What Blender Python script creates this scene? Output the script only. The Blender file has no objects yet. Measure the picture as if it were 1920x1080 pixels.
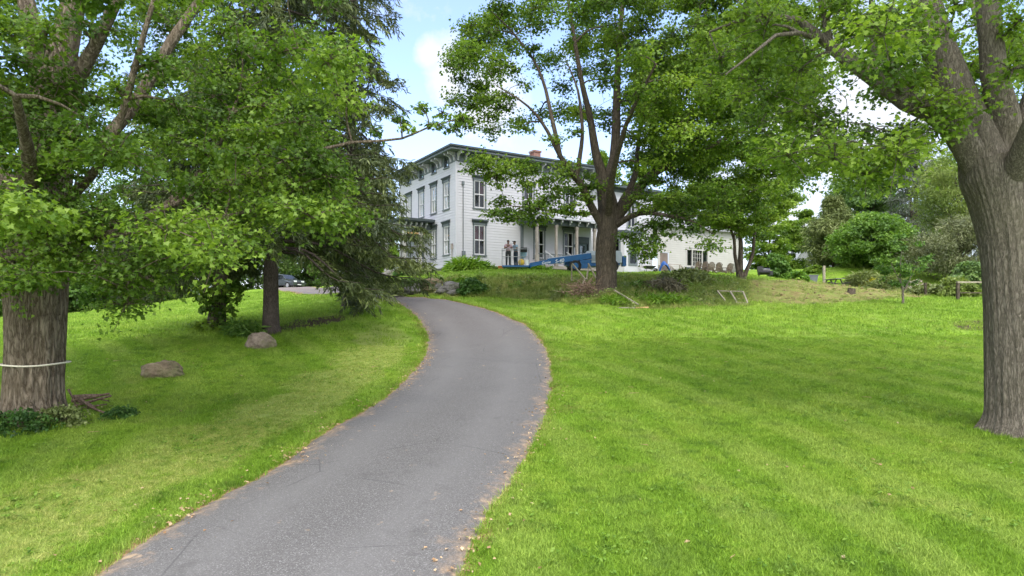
import bpy, math, random
import numpy as np
from mathutils import Vector, noise as mnoise
R = math.radians
rng = np.random.default_rng(11)
random.seed(5)
F, CX, CY = 1250.0, 960.0, 600.0          # focal length and horizon of the photograph in its own pixels
SC = bpy.context.scene
COL = SC.collection

def P(px, py, Y):
    """a point of the place at depth Y (metres) from where it shows in the photograph"""
    return np.array([(px-CX)/F*Y, Y, (CY-py)/F*Y])

# ------------------------------------------------------------------ materials
def newmat(name):
    m = bpy.data.materials.new(name); m.use_nodes = True
    nt = m.node_tree; nt.nodes.clear()
    out = nt.nodes.new('ShaderNodeOutputMaterial')
    return m, nt, out
def N(nt, t, **kw):
    n = nt.nodes.new(t)
    for k, v in kw.items():
        if k in n.inputs.keys(): n.inputs[k].default_value = v
        else: setattr(n, k, v)
    return n
def lin(c): return tuple(c) + (1.0,)
def ramp(nt, fac, stops, interp='LINEAR'):
    r = nt.nodes.new('ShaderNodeValToRGB'); r.color_ramp.interpolation = interp
    el = r.color_ramp.elements
    while len(el) < len(stops): el.new(0.5)
    for e, (p, c) in zip(el, stops):
        e.position = p; e.color = lin(c) if len(c) == 3 else c
    nt.links.new(fac, r.inputs[0]); return r.outputs[0]
def noise_tex(nt, scale, detail=4, rough=.55, vec=None, mapscale=None, world=True):
    if vec is None:
        if world: vec = N(nt, 'ShaderNodeNewGeometry').outputs['Position']
        else: vec = N(nt, 'ShaderNodeTexCoord').outputs['Object']
    if mapscale:
        mp = N(nt, 'ShaderNodeMapping'); mp.inputs['Scale'].default_value = mapscale
        nt.links.new(vec, mp.inputs['Vector']); vec = mp.outputs[0]
    n = N(nt, 'ShaderNodeTexNoise', Scale=scale, Detail=detail, Roughness=rough)
    nt.links.new(vec, n.inputs['Vector']); return n.outputs['Fac']
def mixc(nt, fac, a, b, mode='MIX'):
    m = N(nt, 'ShaderNodeMix', data_type='RGBA', blend_type=mode)
    for s, v in ((0, fac), (6, a), (7, b)):
        if hasattr(v, 'is_output'): nt.links.new(v, m.inputs[s])
        elif s == 0: m.inputs[0].default_value = v
        else: m.inputs[s].default_value = lin(v) if len(v) == 3 else v
    return m.outputs[2]
def math_n(nt, op, a, b=None, c=None, clamp=False):
    m = N(nt, 'ShaderNodeMath', operation=op, use_clamp=clamp)
    for i, v in enumerate((a, b, c)):
        if v is None: continue
        if hasattr(v, 'is_output'): nt.links.new(v, m.inputs[i])
        else: m.inputs[i].default_value = v
    return m.outputs[0]
def principled(nt, out, col, rough=.6, spec=.4, metal=0, bump=None, bstr=.3, bdist=.02):
    p = N(nt, 'ShaderNodeBsdfPrincipled')
    if hasattr(col, 'is_output'): nt.links.new(col, p.inputs['Base Color'])
    else: p.inputs['Base Color'].default_value = lin(col)
    if hasattr(rough, 'is_output'): nt.links.new(rough, p.inputs['Roughness'])
    else: p.inputs['Roughness'].default_value = rough
    p.inputs['Specular IOR Level'].default_value = spec
    p.inputs['Metallic'].default_value = metal
    if bump is not None:
        b = N(nt, 'ShaderNodeBump', Strength=bstr, Distance=bdist)
        nt.links.new(bump, b.inputs['Height']); nt.links.new(b.outputs[0], p.inputs['Normal'])
    nt.links.new(p.outputs[0], out.inputs[0]); return p
def mat_paint(name, c, rough=.5, var=.12, scale=3, metal=0, spec=.4):
    m, nt, o = newmat(name)
    f = noise_tex(nt, scale, 5, world=False)
    lo = tuple(x*(1-var) for x in c); hi = tuple(min(1, x*(1+var)) for x in c)
    principled(nt, o, ramp(nt, f, [(.3, lo), (.7, hi)]), rough, spec, metal,
               bump=noise_tex(nt, scale*14, 3, world=False), bstr=.08, bdist=.01); return m
def mat_leaf(name, dark, mid, light, trans=.38, tcol=None, nscale=.35, rough=.5):
    """leaf blade: colour varies leaf by leaf and branch by branch"""
    m, nt, o = newmat(name)
    a = N(nt, 'ShaderNodeAttribute', attribute_name='rnd')
    n = noise_tex(nt, nscale, 3, .6)
    f = math_n(nt, 'ADD', math_n(nt, 'MULTIPLY', a.outputs['Fac'], .55), math_n(nt, 'MULTIPLY', n, .75))
    f = math_n(nt, 'SUBTRACT', f, .13)
    c = ramp(nt, f, [(.2, dark), (.52, mid), (.85, light)])
    p = N(nt, 'ShaderNodeBsdfPrincipled', Roughness=rough)
    p.inputs['Specular IOR Level'].default_value = .35
    nt.links.new(c, p.inputs['Base Color'])
    t = N(nt, 'ShaderNodeBsdfTranslucent')
    tc = mixc(nt, 1.0, c, tcol or (1.25, 1.3, .7), 'MULTIPLY')
    nt.links.new(tc, t.inputs['Color'])
    mx = N(nt, 'ShaderNodeMixShader'); mx.inputs[0].default_value = trans
    nt.links.new(p.outputs[0], mx.inputs[1]); nt.links.new(t.outputs[0], mx.inputs[2])
    nt.links.new(mx.outputs[0], o.inputs[0]); return m
def mat_bark(name, dark, light, vs=(9, 9, 1.6), rough=.9, lichen=None, bd=.05):
    m, nt, o = newmat(name)
    f0 = noise_tex(nt, 1.0, 5, .62, mapscale=vs); nt.nodes[-1].inputs['Distortion'].default_value = .35; f = math_n(nt, 'ADD', math_n(nt, 'MULTIPLY', math_n(nt, 'ABSOLUTE', math_n(nt, 'SUBTRACT', f0, .5)), 3.2), math_n(nt, 'MULTIPLY', noise_tex(nt, 1.0, 4, .6, mapscale=(vs[0]*2.3, vs[1]*2.3, vs[2]*2)), .5))
    f2 = noise_tex(nt, 1.3, 3, .5)
    c = ramp(nt, f, [(.26, dark), (.42, tuple((a+b)/2*.95 for a, b in zip(dark, light))), (.72, light)])
    c = mixc(nt, ramp(nt, f2, [(.35, (0, 0, 0)), (.75, (.4, .4, .4))]), c, lichen or light, 'MIX')
    fine = noise_tex(nt, 1.0, 4, .6, mapscale=(vs[0]*4, vs[1]*4, vs[2]*5))
    h = math_n(nt, 'ADD', f, math_n(nt, 'MULTIPLY', fine, .3))
    principled(nt, o, mixc(nt, math_n(nt, 'MULTIPLY', fine, .5), c, dark), rough, .15, bump=h, bstr=.9, bdist=bd); return m

# ------------------------------------------------------------------ mesh builder
class MB:
    def __init__(s): s.v = []; s.f = []; s.n = 0; s.fa = []; s.sm = []
    def add(s, v, f, rnd=None, smooth=False):
        v = np.asarray(v, float).reshape(-1, 3); f = np.asarray(f, int)
        s.v.append(v); s.f.append(f+s.n); s.n += len(v)
        s.fa.append(np.full(len(f), .5) if rnd is None else np.broadcast_to(np.asarray(rnd, float), (len(f),)))
        s.sm.append(np.full(len(f), smooth)); return s
    def box(s, lo, hi, M=None):
        lo, hi = np.minimum(lo, hi), np.maximum(lo, hi)
        v = np.array([[x, y, z] for z in (lo[2], hi[2]) for y in (lo[1], hi[1]) for x in (lo[0], hi[0])], float)
        if M is not None: v = v @ np.asarray(M)[:3, :3].T + np.asarray(M)[:3, 3]
        return s.add(v, [[0, 2, 3, 1], [4, 5, 7, 6], [0, 1, 5, 4], [2, 6, 7, 3], [0, 4, 6, 2], [1, 3, 7, 5]])
    def bar(s, a, b, w, h=None, up=(0, 0, 1)):
        a = np.asarray(a, float); b = np.asarray(b, float); h = h or w
        d = b-a; L = np.linalg.norm(d); d = d/max(L, 1e-9); up = np.asarray(up, float)
        if abs(d@up) > .98: up = np.array([1., 0, 0])
        x = np.cross(d, up); x /= np.linalg.norm(x); z = np.cross(x, d)
        v = [p+x*i*w/2+z*j*h/2 for p in (a, b) for j in (-1, 1) for i in (-1, 1)]
        return s.add(v, [[0, 2, 3, 1], [4, 5, 7, 6], [0, 1, 5, 4], [2, 6, 7, 3], [0, 4, 6, 2], [1, 3, 7, 5]])
    def tube(s, pts, rad, sides=8, cap=True, fn=None, rnd=None):
        pts = np.asarray(pts, float); n = len(pts); rad = np.broadcast_to(np.asarray(rad, float), (n,))
        T = np.gradient(pts, axis=0); T /= np.maximum(np.linalg.norm(T, axis=1, keepdims=True), 1e-9)
        up = np.array([0, 0, 1.]) if abs(T[0, 2]) < .9 else np.array([1., 0, 0])
        x = np.cross(up, T[0]); x /= np.linalg.norm(x)
        th = np.arange(sides)/sides*2*math.pi; V = []
        for i in range(n):
            x = x-T[i]*(x@T[i]); x /= max(np.linalg.norm(x), 1e-9); y = np.cross(T[i], x)
            r = np.full(sides, rad[i])
            if fn is not None: r = r*fn(th, pts[i], i/(n-1))
            V.append(pts[i]+np.outer(np.cos(th)*r, x)+np.outer(np.sin(th)*r, y))
        V = np.concatenate(V)
        i = np.arange(n-1)[:, None]*sides; j = np.arange(sides)[None, :]; k = (j+1) % sides
        f = np.stack([i+j, i+k, i+sides+k, i+sides+j], -1).reshape(-1, 4)
        s.add(V, f, rnd, True)
        if cap and sides > 3:
            for base, p, fl in ((0, pts[0], True), ((n-1)*sides, pts[-1], False)):
                ring = V[base:base+sides]
                vv = np.vstack([ring, ring.mean(0)])
                ff = [[a, (a+1) % sides, sides] if not fl else [(a+1) % sides, a, sides] for a in range(sides)]
                s.add(vv, ff, rnd, False)
        return s
    def sphere(s, c, r, seg=12, rings=8, fn=None):
        c = np.asarray(c, float); r = np.broadcast_to(np.asarray(r, float), (3,))
        u = np.linspace(0, 2*math.pi, seg, endpoint=False); w = np.linspace(0, math.pi, rings+1)[1:-1]
        d = np.array([[math.sin(a)*math.cos(b), math.sin(a)*math.sin(b), math.cos(a)] for a in w for b in u]+[[0, 0, 1], [0, 0, -1]])
        k = np.ones(len(d)) if fn is None else np.array([fn(x) for x in d])
        v = c+d*r*k[:, None]; q = []; t = []
        for i in range(rings-2):
            for j in range(seg):
                q.append([i*seg+j, (i+1)*seg+j, (i+1)*seg+(j+1) % seg, i*seg+(j+1) % seg])
        n0 = (rings-1)*seg
        for j in range(seg):
            t.append([n0, j, (j+1) % seg]); b = (rings-2)*seg; t.append([n0+1, b+(j+1) % seg, b+j])
        base = s.n
        s.add(v, q, None, True)
        s.f.append(np.array(t)+base); s.fa.append(np.full(len(t), .5)); s.sm.append(np.full(len(t), True)); return s
    def prism(s, poly, z0, z1, M=None):
        """poly (N,2) extruded along z"""
        poly = np.asarray(poly, float); n = len(poly)
        v = np.vstack([np.c_[poly, np.full(n, z0)], np.c_[poly, np.full(n, z1)]])
        if M is not None: v = v @ np.asarray(M)[:3, :3].T + np.asarray(M)[:3, 3]
        base = s.n
        s.add(v, [[i, (i+1) % n, n+(i+1) % n, n+i] for i in range(n)])
        for ring in (list(range(n))[::-1], list(range(n, 2*n))):
            s.f.append(np.array([ring])+base); s.fa.append(np.full(1, .5)); s.sm.append(np.full(1, False))
        return s
    def build(s, name, mat, parent=None, offset=None):
        V = np.concatenate(s.v) if s.v else np.zeros((0, 3))
        if offset is not None: V = V-np.asarray(offset, float)
        me = bpy.data.meshes.new(name)
        me.vertices.add(len(V)); me.vertices.foreach_set('co', V.astype(np.float32).ravel())
        li = np.concatenate([f.ravel() for f in s.f]).astype(np.int32)
        tot = np.concatenate([np.full(len(f), f.shape[1]) for f in s.f]).astype(np.int32)
        st = np.concatenate([[0], np.cumsum(tot)[:-1]]).astype(np.int32)
        me.loops.add(len(li)); me.loops.foreach_set('vertex_index', li)
        me.polygons.add(len(tot)); me.polygons.foreach_set('loop_start', st); me.polygons.foreach_set('loop_total', tot)
        me.polygons.foreach_set('use_smooth', np.concatenate(s.sm))
        a = me.attributes.new('rnd', 'FLOAT', 'FACE'); a.data.foreach_set('value', np.concatenate(s.fa).astype(np.float32))
        me.update(calc_edges=True); me.validate()
        me.materials.append(mat)
        o = bpy.data.objects.new(name, me); COL.objects.link(o)
        if parent is not None: o.parent = parent
        return o
def tag(o, label=None, cat=None, group=None, kind=None):
    if label: o['label'] = label
    if cat: o['category'] = cat
    if group: o['group'] = group
    if kind: o['kind'] = kind
    return o
def thing(name, label, cat, loc=(0, 0, 0), rotz=0, group=None):
    o = bpy.data.objects.new(name, None); COL.objects.link(o)
    o.location = tuple(loc); o.rotation_euler = (0, 0, rotz); o.empty_display_size = .3
    return tag(o, label, cat, group)
def copy_tree(o, parent=None):
    c = o.copy(); COL.objects.link(c)
    if parent is not None: c.parent = parent
    for ch in list(o.children): copy_tree(ch, c)
    return c
def RZ(a, loc=(0, 0, 0)):
    c, s = math.cos(a), math.sin(a)
    return np.array([[c, -s, 0, loc[0]], [s, c, 0, loc[1]], [0, 0, 1, loc[2]], [0, 0, 0, 1.]])
def bez(pts, n):
    """smooth polyline through points (Catmull-Rom)"""
    p = np.asarray(pts, float); p = np.vstack([2*p[0]-p[1], p, 2*p[-1]-p[-2]]); out = []
    m = len(p)-3; t = np.linspace(0, m-1e-6, n)
    for x in t:
        i = int(x); u = x-i; a, b, c, d = p[i:i+4]
        out.append(.5*((2*b)+(c-a)*u+(2*a-5*b+4*c-d)*u*u+(3*b-a-3*c+d)*u**3))
    return np.array(out)
def inpoly(x, y, poly):
    poly = np.asarray(poly, float); r = np.zeros(np.shape(x), bool); j = len(poly)-1
    for i in range(len(poly)):
        xi, yi = poly[i]; xj, yj = poly[j]
        c = ((yi > y) != (yj > y)) & (x < (xj-xi)*(y-yi)/((yj-yi) if yj != yi else 1e-9)+xi)
        r ^= c; j = i
    return r
# ------------------------------------------------------------------ terrain
CTRL = []
def ctl(px, py, Y): CTRL.append(P(px, py, Y))
for px in (-300, 300, 900, 1500, 2200):
    for Y in (3.0, 6.6, 10, 14, 19): ctl(px, 480+3963/Y, Y)
for px, py, Y in [(700, 640, 25), (1000, 637, 25), (1000, 603, 29), (1000, 570, 34), (850, 561, 35), (760, 553, 39), (690, 547, 43), (640, 543, 49), (600, 542, 55), (535, 541, 72),
    (1100, 600, 28), (1100, 583, 30.5), (1137, 556, 33), (1180, 577, 31.5), (1300, 600, 28), (1300, 572, 32.5), (1137, 523, 39),
    (950, 562, 35.5), (950, 555, 36.2), (950, 522, 39), (850, 555, 36.5), (850, 527, 39), (780, 551, 39), (780, 528, 41.5), (1050, 557, 35.5), (1050, 521, 39),
    (850, 512, 48), (1000, 511, 46), (1137, 514, 46), (1250, 517, 48), (1250, 560, 35), (1230, 525, 40), (760, 511, 52), (1300, 511, 58), (1380, 509, 64),
    (508, 622, 25), (405, 616, 26), (488, 652, 22.5), (305, 711, 17.3), (130, 606, 40), (-150, 608, 40), (300, 582, 48), (450, 562, 50), (600, 545, 50), (100, 596, 60), (250, 575, 62), (450, 545, 68),
    (-500, 600, 40), (60, 592, 80), (600, 640, 24), (640, 600, 29), (720, 580, 32),
    (1700, 690, 18.5), (1860, 628, 24), (1860, 576, 31), (1693, 570, 34), (1500, 572, 34), (1400, 574, 33), (1400, 545, 38), (1390, 530, 43), (1400, 525, 46), (1500, 566, 36), (1500, 529, 48),
    (1596, 551, 42), (1700, 550, 44), (1563, 534, 58), (1800, 556, 42), (1850, 545, 50), (1700, 528, 70), (1500, 517, 62), (1430, 521, 55), (2100, 570, 36), (2200, 640, 22)]: ctl(px, py, Y)
for X, Y, Z in [(0, 90, 5.5), (60, 90, 5.5), (-60, 90, 2), (0, 160, 8), (120, 160, 8), (-120, 160, 3), (0, 320, 14), (-250, 320, 8), (250, 320, 14), (-200, 30, -1), (200, 30, 1.5),
    (-60, 10, -2.5), (60, 10, -1.6), (0, -20, -5), (-60, -20, -5), (60, -20, -4.5), (200, -20, -4), (-200, -20, -4), (30, 60, 4.6), (10, 62, 4.4), (-8, 56, 3.5)]: CTRL.append(np.array([X, Y, Z], float))
CTRL = np.array(CTRL)
def _k(d2): return np.where(d2 > 1e-12, .5*d2*np.log(np.maximum(d2, 1e-12)), 0)
_n = len(CTRL); _D = ((CTRL[:, None, :2]-CTRL[None, :, :2])**2).sum(-1)
_A = np.zeros((_n+3, _n+3)); _A[:_n, :_n] = _k(_D)+np.eye(_n)*.25
_A[:_n, _n] = 1; _A[:_n, _n+1:] = CTRL[:, :2]; _A[_n:, :_n] = _A[:_n, _n:].T
_W = np.linalg.solve(_A, np.r_[CTRL[:, 2], 0, 0, 0])
def tz(x, y):
    x = np.asarray(x, float); y = np.asarray(y, float); sh = np.broadcast(x, y).shape
    x = np.broadcast_to(x, sh).ravel(); y = np.broadcast_to(y, sh).ravel(); out = np.empty(len(x))
    for i in range(0, len(x), 20000):
        a, b = x[i:i+20000], y[i:i+20000]
        out[i:i+20000] = _k((a[:, None]-CTRL[:, 0])**2+(b[:, None]-CTRL[:, 1])**2) @ _W[:_n]+_W[_n]+a*_W[_n+1]+b*_W[_n+2]
    return out.reshape(sh)
_ys = np.r_[np.arange(2.0, 60, .1), np.arange(60, 120, .4)]
def G(px, py):
    """where the ground shows at this pixel of the photograph"""
    x = (px-CX)/F*_ys; d = tz(x, _ys)-(CY-py)/F*_ys
    i = np.argmax(d > 0)
    if i == 0: i = 1
    t = d[i-1]/(d[i-1]-d[i]) if d[i] != d[i-1] else 0
    Y = _ys[i-1]+t*(_ys[i]-_ys[i-1])
    return np.array([(px-CX)/F*Y, Y, float(tz((px-CX)/F*Y, Y))])
def onG(x, y, dz=0): return np.array([x, y, float(tz(x, y))+dz])
def proj(p):
    p = np.asarray(p, float); Y = np.maximum(p[..., 1], .01)
    return CX+F*p[..., 0]/Y, CY-F*p[..., 2]/Y

# driveway outline as it runs over the ground
_L = [(-330, 1500), (-80, 1260), (170, 1080), (300, 990), (400, 930), (500, 880), (600, 812), (680, 770), (740, 725), (783, 680), (797, 640), (787, 608), (762, 582), (722, 566), (685, 557), (645, 550)]
_R = [(700, 1500), (800, 1260), (878, 1080), (930, 960), (985, 880), (1015, 820), (1035, 770), (1041, 720), (1035, 670), (1013, 632), (980, 605), (925, 583), (862, 567), (800, 558), (745, 551), (690, 546)]
_Lw = np.array([G(*p)[:2] for p in _L]); _Rw = np.array([G(*p)[:2] for p in _R])
_Lw = np.vstack([_Lw, [[-15.5, 49], [-20, 58], [-24.5, 68], [-30, 80]]]); _Rw = np.vstack([_Rw, [[-12.6, 51], [-17, 60], [-21.5, 70], [-27, 82]]])
def resample(p, n):
    p = bez(p, 600); s = np.r_[0, np.cumsum(np.linalg.norm(np.diff(p, axis=0), axis=1))]
    q = np.linspace(0, s[-1], n); return np.c_[np.interp(q, s, p[:, 0]), np.interp(q, s, p[:, 1])]
ND = 340
DL = resample(_Lw, ND); DR = resample(_Rw, ND)
for i in range(ND):                                     # slightly ragged edges
    for A, sd in ((DL, 3.1), (DR, 17.7)):
        A[i] += .05*np.array([mnoise.noise((A[i, 0]*1.7, A[i, 1]*1.7, sd)), mnoise.noise((A[i, 0]*1.7, A[i, 1]*1.7, sd+9))])
DPOLY = np.vstack([DL, DR[::-1]])
def drive_dist(x, y):
    """distance to the edge of the driveway, negative on it"""
    x = np.asarray(x, float); y = np.asarray(y, float)
    ins = inpoly(x, y, DPOLY); E = np.vstack([DL, DR]); out = np.empty(x.shape)
    for i in range(0, len(x), 20000):
        out[i:i+20000] = np.sqrt(((x[i:i+20000, None]-E[:, 0])**2+(y[i:i+20000, None]-E[:, 1])**2).min(1))
    return np.where(ins, -out, out)

# regions of the ground
BANK = [G(*p)[:2] for p in [(742, 551), (850, 557), (940, 557), (1040, 563), (1075, 572), (1180, 578), (1260, 577), (1340, 574), (1400, 573)]]+[P(*p)[:2] for p in [(1400, 530, 44), (1340, 524, 44), (1230, 522, 41.5), (1137, 523, 39.5), (1050, 521, 39.3), (950, 522, 39.3), (880, 526, 39), (850, 526, 39.4), (770, 528, 42), (735, 540, 44)]]
SOIL = [G(*p)[:2] for p in [(1395, 562), (1430, 568), (1480, 571), (1560, 570), (1640, 564), (1690, 562), (1740, 556), (1725, 545), (1650, 540), (1600, 536)]]+[P(*p)[:2] for p in [(1560, 529, 56), (1500, 527, 50), (1430, 524, 47), (1380, 530, 44)]]
def sst(a, b, x): t = np.clip((x-a)/(b-a), 0, 1); return t*t*(3-2*t)
def poly_soft(x, y, poly, w):
    poly = np.asarray(poly); n = len(poly); d = np.full(np.shape(x), 1e9)
    for i in range(n):
        a, b = poly[i], poly[(i+1) % n]; ab = b-a
        t = np.clip(((x-a[0])*ab[0]+(y-a[1])*ab[1])/max(ab@ab, 1e-9), 0, 1)
        d = np.minimum(d, np.hypot(x-a[0]-t*ab[0], y-a[1]-t*ab[1]))
    d = np.where(inpoly(x, y, poly), d, -d)
    return sst(-w, w, d)

# ground sheet
xs = np.r_[-320, -240, -180, -140, -110, -85, -65, -50, -40, -33, np.arange(-28, 30, .33), 33, 40, 50, 65, 85, 110, 140, 180, 240, 320]
ys = np.r_[-30, -20, -12, -6, -2, np.arange(1, 50, .33), np.arange(50.5, 75, 1.2), 80, 90, 105, 125, 150, 200, 260, 340]
XX, YY = np.meshgrid(xs, ys); ZZ = tz(XX, YY)
soil = poly_soft(XX.ravel(), YY.ravel(), SOIL, .7); bank = poly_soft(XX.ravel(), YY.ravel(), BANK, .4)
lump = np.array([mnoise.fractal((x*.9, y*.9, 0), 1, 2, 4) for x, y in zip(XX.ravel(), YY.ravel())])
lump2 = np.array([mnoise.fractal((x*.35, y*.35, 7), 1, 2, 3) for x, y in zip(XX.ravel(), YY.ravel())])
ZZ = (ZZ.ravel()+lump*(.02+.22*soil+.16*bank)+.045*lump2).reshape(XX.shape)
nx, ny = len(xs), len(ys)
def gz(x, y):
    """height of the ground sheet itself (bilinear on its grid)"""
    x = np.asarray(x, float); y = np.asarray(y, float)
    i = np.clip(np.searchsorted(xs, x)-1, 0, nx-2); j = np.clip(np.searchsorted(ys, y)-1, 0, ny-2)
    u = (x-xs[i])/(xs[i+1]-xs[i]); v = (y-ys[j])/(ys[j+1]-ys[j])
    return (ZZ[j, i]*(1-u)+ZZ[j, i+1]*u)*(1-v)+(ZZ[j+1, i]*(1-u)+ZZ[j+1, i+1]*u)*v
def dry_mask(x, y, dd):
    """strip of paler clippings mown along the left side of the drive"""
    left = drive_side(x, y)
    n = np.array([mnoise.noise((a*.8, b*.8, 3)) for a, b in zip(x, y)])
    return left*sst(.3, .9, dd+.35*n)*(1-sst(2.0, 3.3, dd+.6*n))*sst(34, 22, y)
_mid = (DL+DR)/2
def drive_side(x, y):
    i = np.clip(np.searchsorted(_mid[:, 1], y), 0, ND-1) if np.all(np.diff(_mid[:, 1]) > 0) else np.array([np.argmin(abs(_mid[:, 1]-b)) for b in y])
    return (x < _mid[i, 0]).astype(float)
g = MB()
jj, ii = np.meshgrid(np.arange(ny-1), np.arange(nx-1), indexing='ij'); a0 = (jj*nx+ii).ravel()
g.add(np.c_[XX.ravel(), YY.ravel(), ZZ.ravel()], np.stack([a0, a0+1, a0+nx+1, a0+nx], 1), smooth=True)

def grass_colour(nt, tuft):
    """colour of the lawn by place: mown swathes, drier and lusher patches"""
    pos = N(nt, 'ShaderNodeNewGeometry').outputs['Position']
    big = noise_tex(nt, .22, 4, .6, vec=pos); med = noise_tex(nt, 1.4, 4, .6, vec=pos); fine = noise_tex(nt, 14, 3, .6, vec=pos)
    f = math_n(nt, 'ADD', math_n(nt, 'MULTIPLY', big, .45), math_n(nt, 'MULTIPLY', med, .4))
    f = math_n(nt, 'ADD', f, math_n(nt, 'MULTIPLY', fine, .3))
    c = ramp(nt, f, [(.40, (.105, .205, .013)), (.55, (.165, .295, .024)), (.72, (.26, .37, .05))])
    c = mixc(nt, ramp(nt, noise_tex(nt, .9, 5, .65, vec=pos), [(.58, (0, 0, 0)), (.70, (.55, .55, .55))]), c, (.24, .255, .075))
    c = mixc(nt, ramp(nt, noise_tex(nt, 2.7, 4, .6, vec=pos), [(.36, (.6, .6, .6)), (.46, (0, 0, 0))]), c, (.075, .155, .018))
    # swathes left by the mower on the right lawn, curving with the drive
    sep = N(nt, 'ShaderNodeSeparateXYZ'); nt.links.new(pos, sep.inputs[0])
    dx = math_n(nt, 'SUBTRACT', sep.outputs[0], -34.0); dy = math_n(nt, 'SUBTRACT', sep.outputs[1], 4.0)
    rr = math_n(nt, 'SQRT', math_n(nt, 'ADD', math_n(nt, 'MULTIPLY', dx, dx), math_n(nt, 'MULTIPLY', dy, dy)))
    rr = math_n(nt, 'ADD', rr, math_n(nt, 'MULTIPLY', med, .35))
    st = math_n(nt, 'SINE', math_n(nt, 'MULTIPLY', rr, 4.6))
    st = math_n(nt, 'MULTIPLY_ADD', st, .5, .5)
    msk = ramp(nt, noise_tex(nt, .3, 2, .5, vec=pos), [(.4, (0, 0, 0)), (.6, (1, 1, 1))])
    st = ramp(nt, st, [(.3, (0, 0, 0)), (.7, (1, 1, 1))])
    amt = math_n(nt, 'MULTIPLY', math_n(nt, 'MULTIPLY', st, math_n(nt, 'MULTIPLY_ADD', msk, .7, .3)), .5)
    return mixc(nt, amt, c, (.27, .365, .075))
def mat_ground():
    m, nt, o = newmat('ground_soil_and_turf')
    c = grass_colour(nt, False)
    def at(nm): return N(nt, 'ShaderNodeAttribute', attribute_name=nm).outputs['Fac']
    n = noise_tex(nt, 3.5, 6, .65); n2 = noise_tex(nt, 22, 4, .6)
    soilc = ramp(nt, n, [(.3, (.09, .07, .03)), (.5, (.22, .175, .075)), (.7, (.33, .27, .13))])
    soilc = mixc(nt, ramp(nt, noise_tex(nt, 1.1, 5, .7), [(.38, (0, 0, 0)), (.58, (.85, .85, .85))]), soilc, (.17, .22, .05))
    c = mixc(nt, ramp(nt, noise_tex(nt, 1.2, 3), [(.35, (0, 0, 0)), (.65, (.6, .6, .6))]), c, mixc(nt, .5, c, (.09, .13, .02)))
    def brk(a, w=.5):
        return ramp(nt, math_n(nt, 'ADD', a, math_n(nt, 'MULTIPLY_ADD', n, w, -w/2)), [(.35, (0, 0, 0)), (.65, (1, 1, 1))])
    c = mixc(nt, brk(at('dry')), c, ramp(nt, n2, [(.3, (.19, .26, .05)), (.7, (.33, .38, .11))]))
    c = mixc(nt, brk(at('bank')), c, ramp(nt, n, [(.3, (.11, .145, .035)), (.5, (.20, .24, .065)), (.72, (.33, .31, .13))]))
    c = mixc(nt, brk(at('soil')), c, soilc)
    c = mixc(nt, brk(at('edge'), .9), c, ramp(nt, n2, [(.3, (.20, .12, .06)), (.55, (.36, .24, .13)), (.75, (.46, .34, .2))]))
    c = mixc(nt, brk(at('bare'), .6), c, (.09, .07, .04))
    principled(nt, o, c, .95, .05, bump=math_n(nt, 'ADD', n2, noise_tex(nt, 60, 3)), bstr=.7, bdist=.04); return m
ground = g.build('ground', mat_ground()); tag(ground, kind='structure')
gx, gy = XX.ravel(), YY.ravel(); dd = drive_dist(gx, gy)
dry = np.where((gy < 36) & (np.abs(gx) < 22), dry_mask(gx, gy, dd), 0)
worn = poly_soft(gx, gy, [G(*p)[:2] for p in [(560, 598), (640, 590), (655, 600), (560, 617), (520, 628), (505, 622)]], .35)+poly_soft(gx, gy, [G(*p)[:2] for p in [(1780, 604), (1856, 598), (1900, 612), (1860, 620), (1800, 618)]], .5)
edge = sst(.28, -.05, dd)*np.where(gy < 70, 1, 0)
EX = {'soil': soil, 'bank': bank, 'dry': dry, 'edge': edge, 'bare': np.clip(worn, 0, 1)}
for k, v in EX.items():
    a = ground.data.attributes.new(k, 'FLOAT', 'POINT'); a.data.foreach_set('value', v.astype(np.float32))

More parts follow.
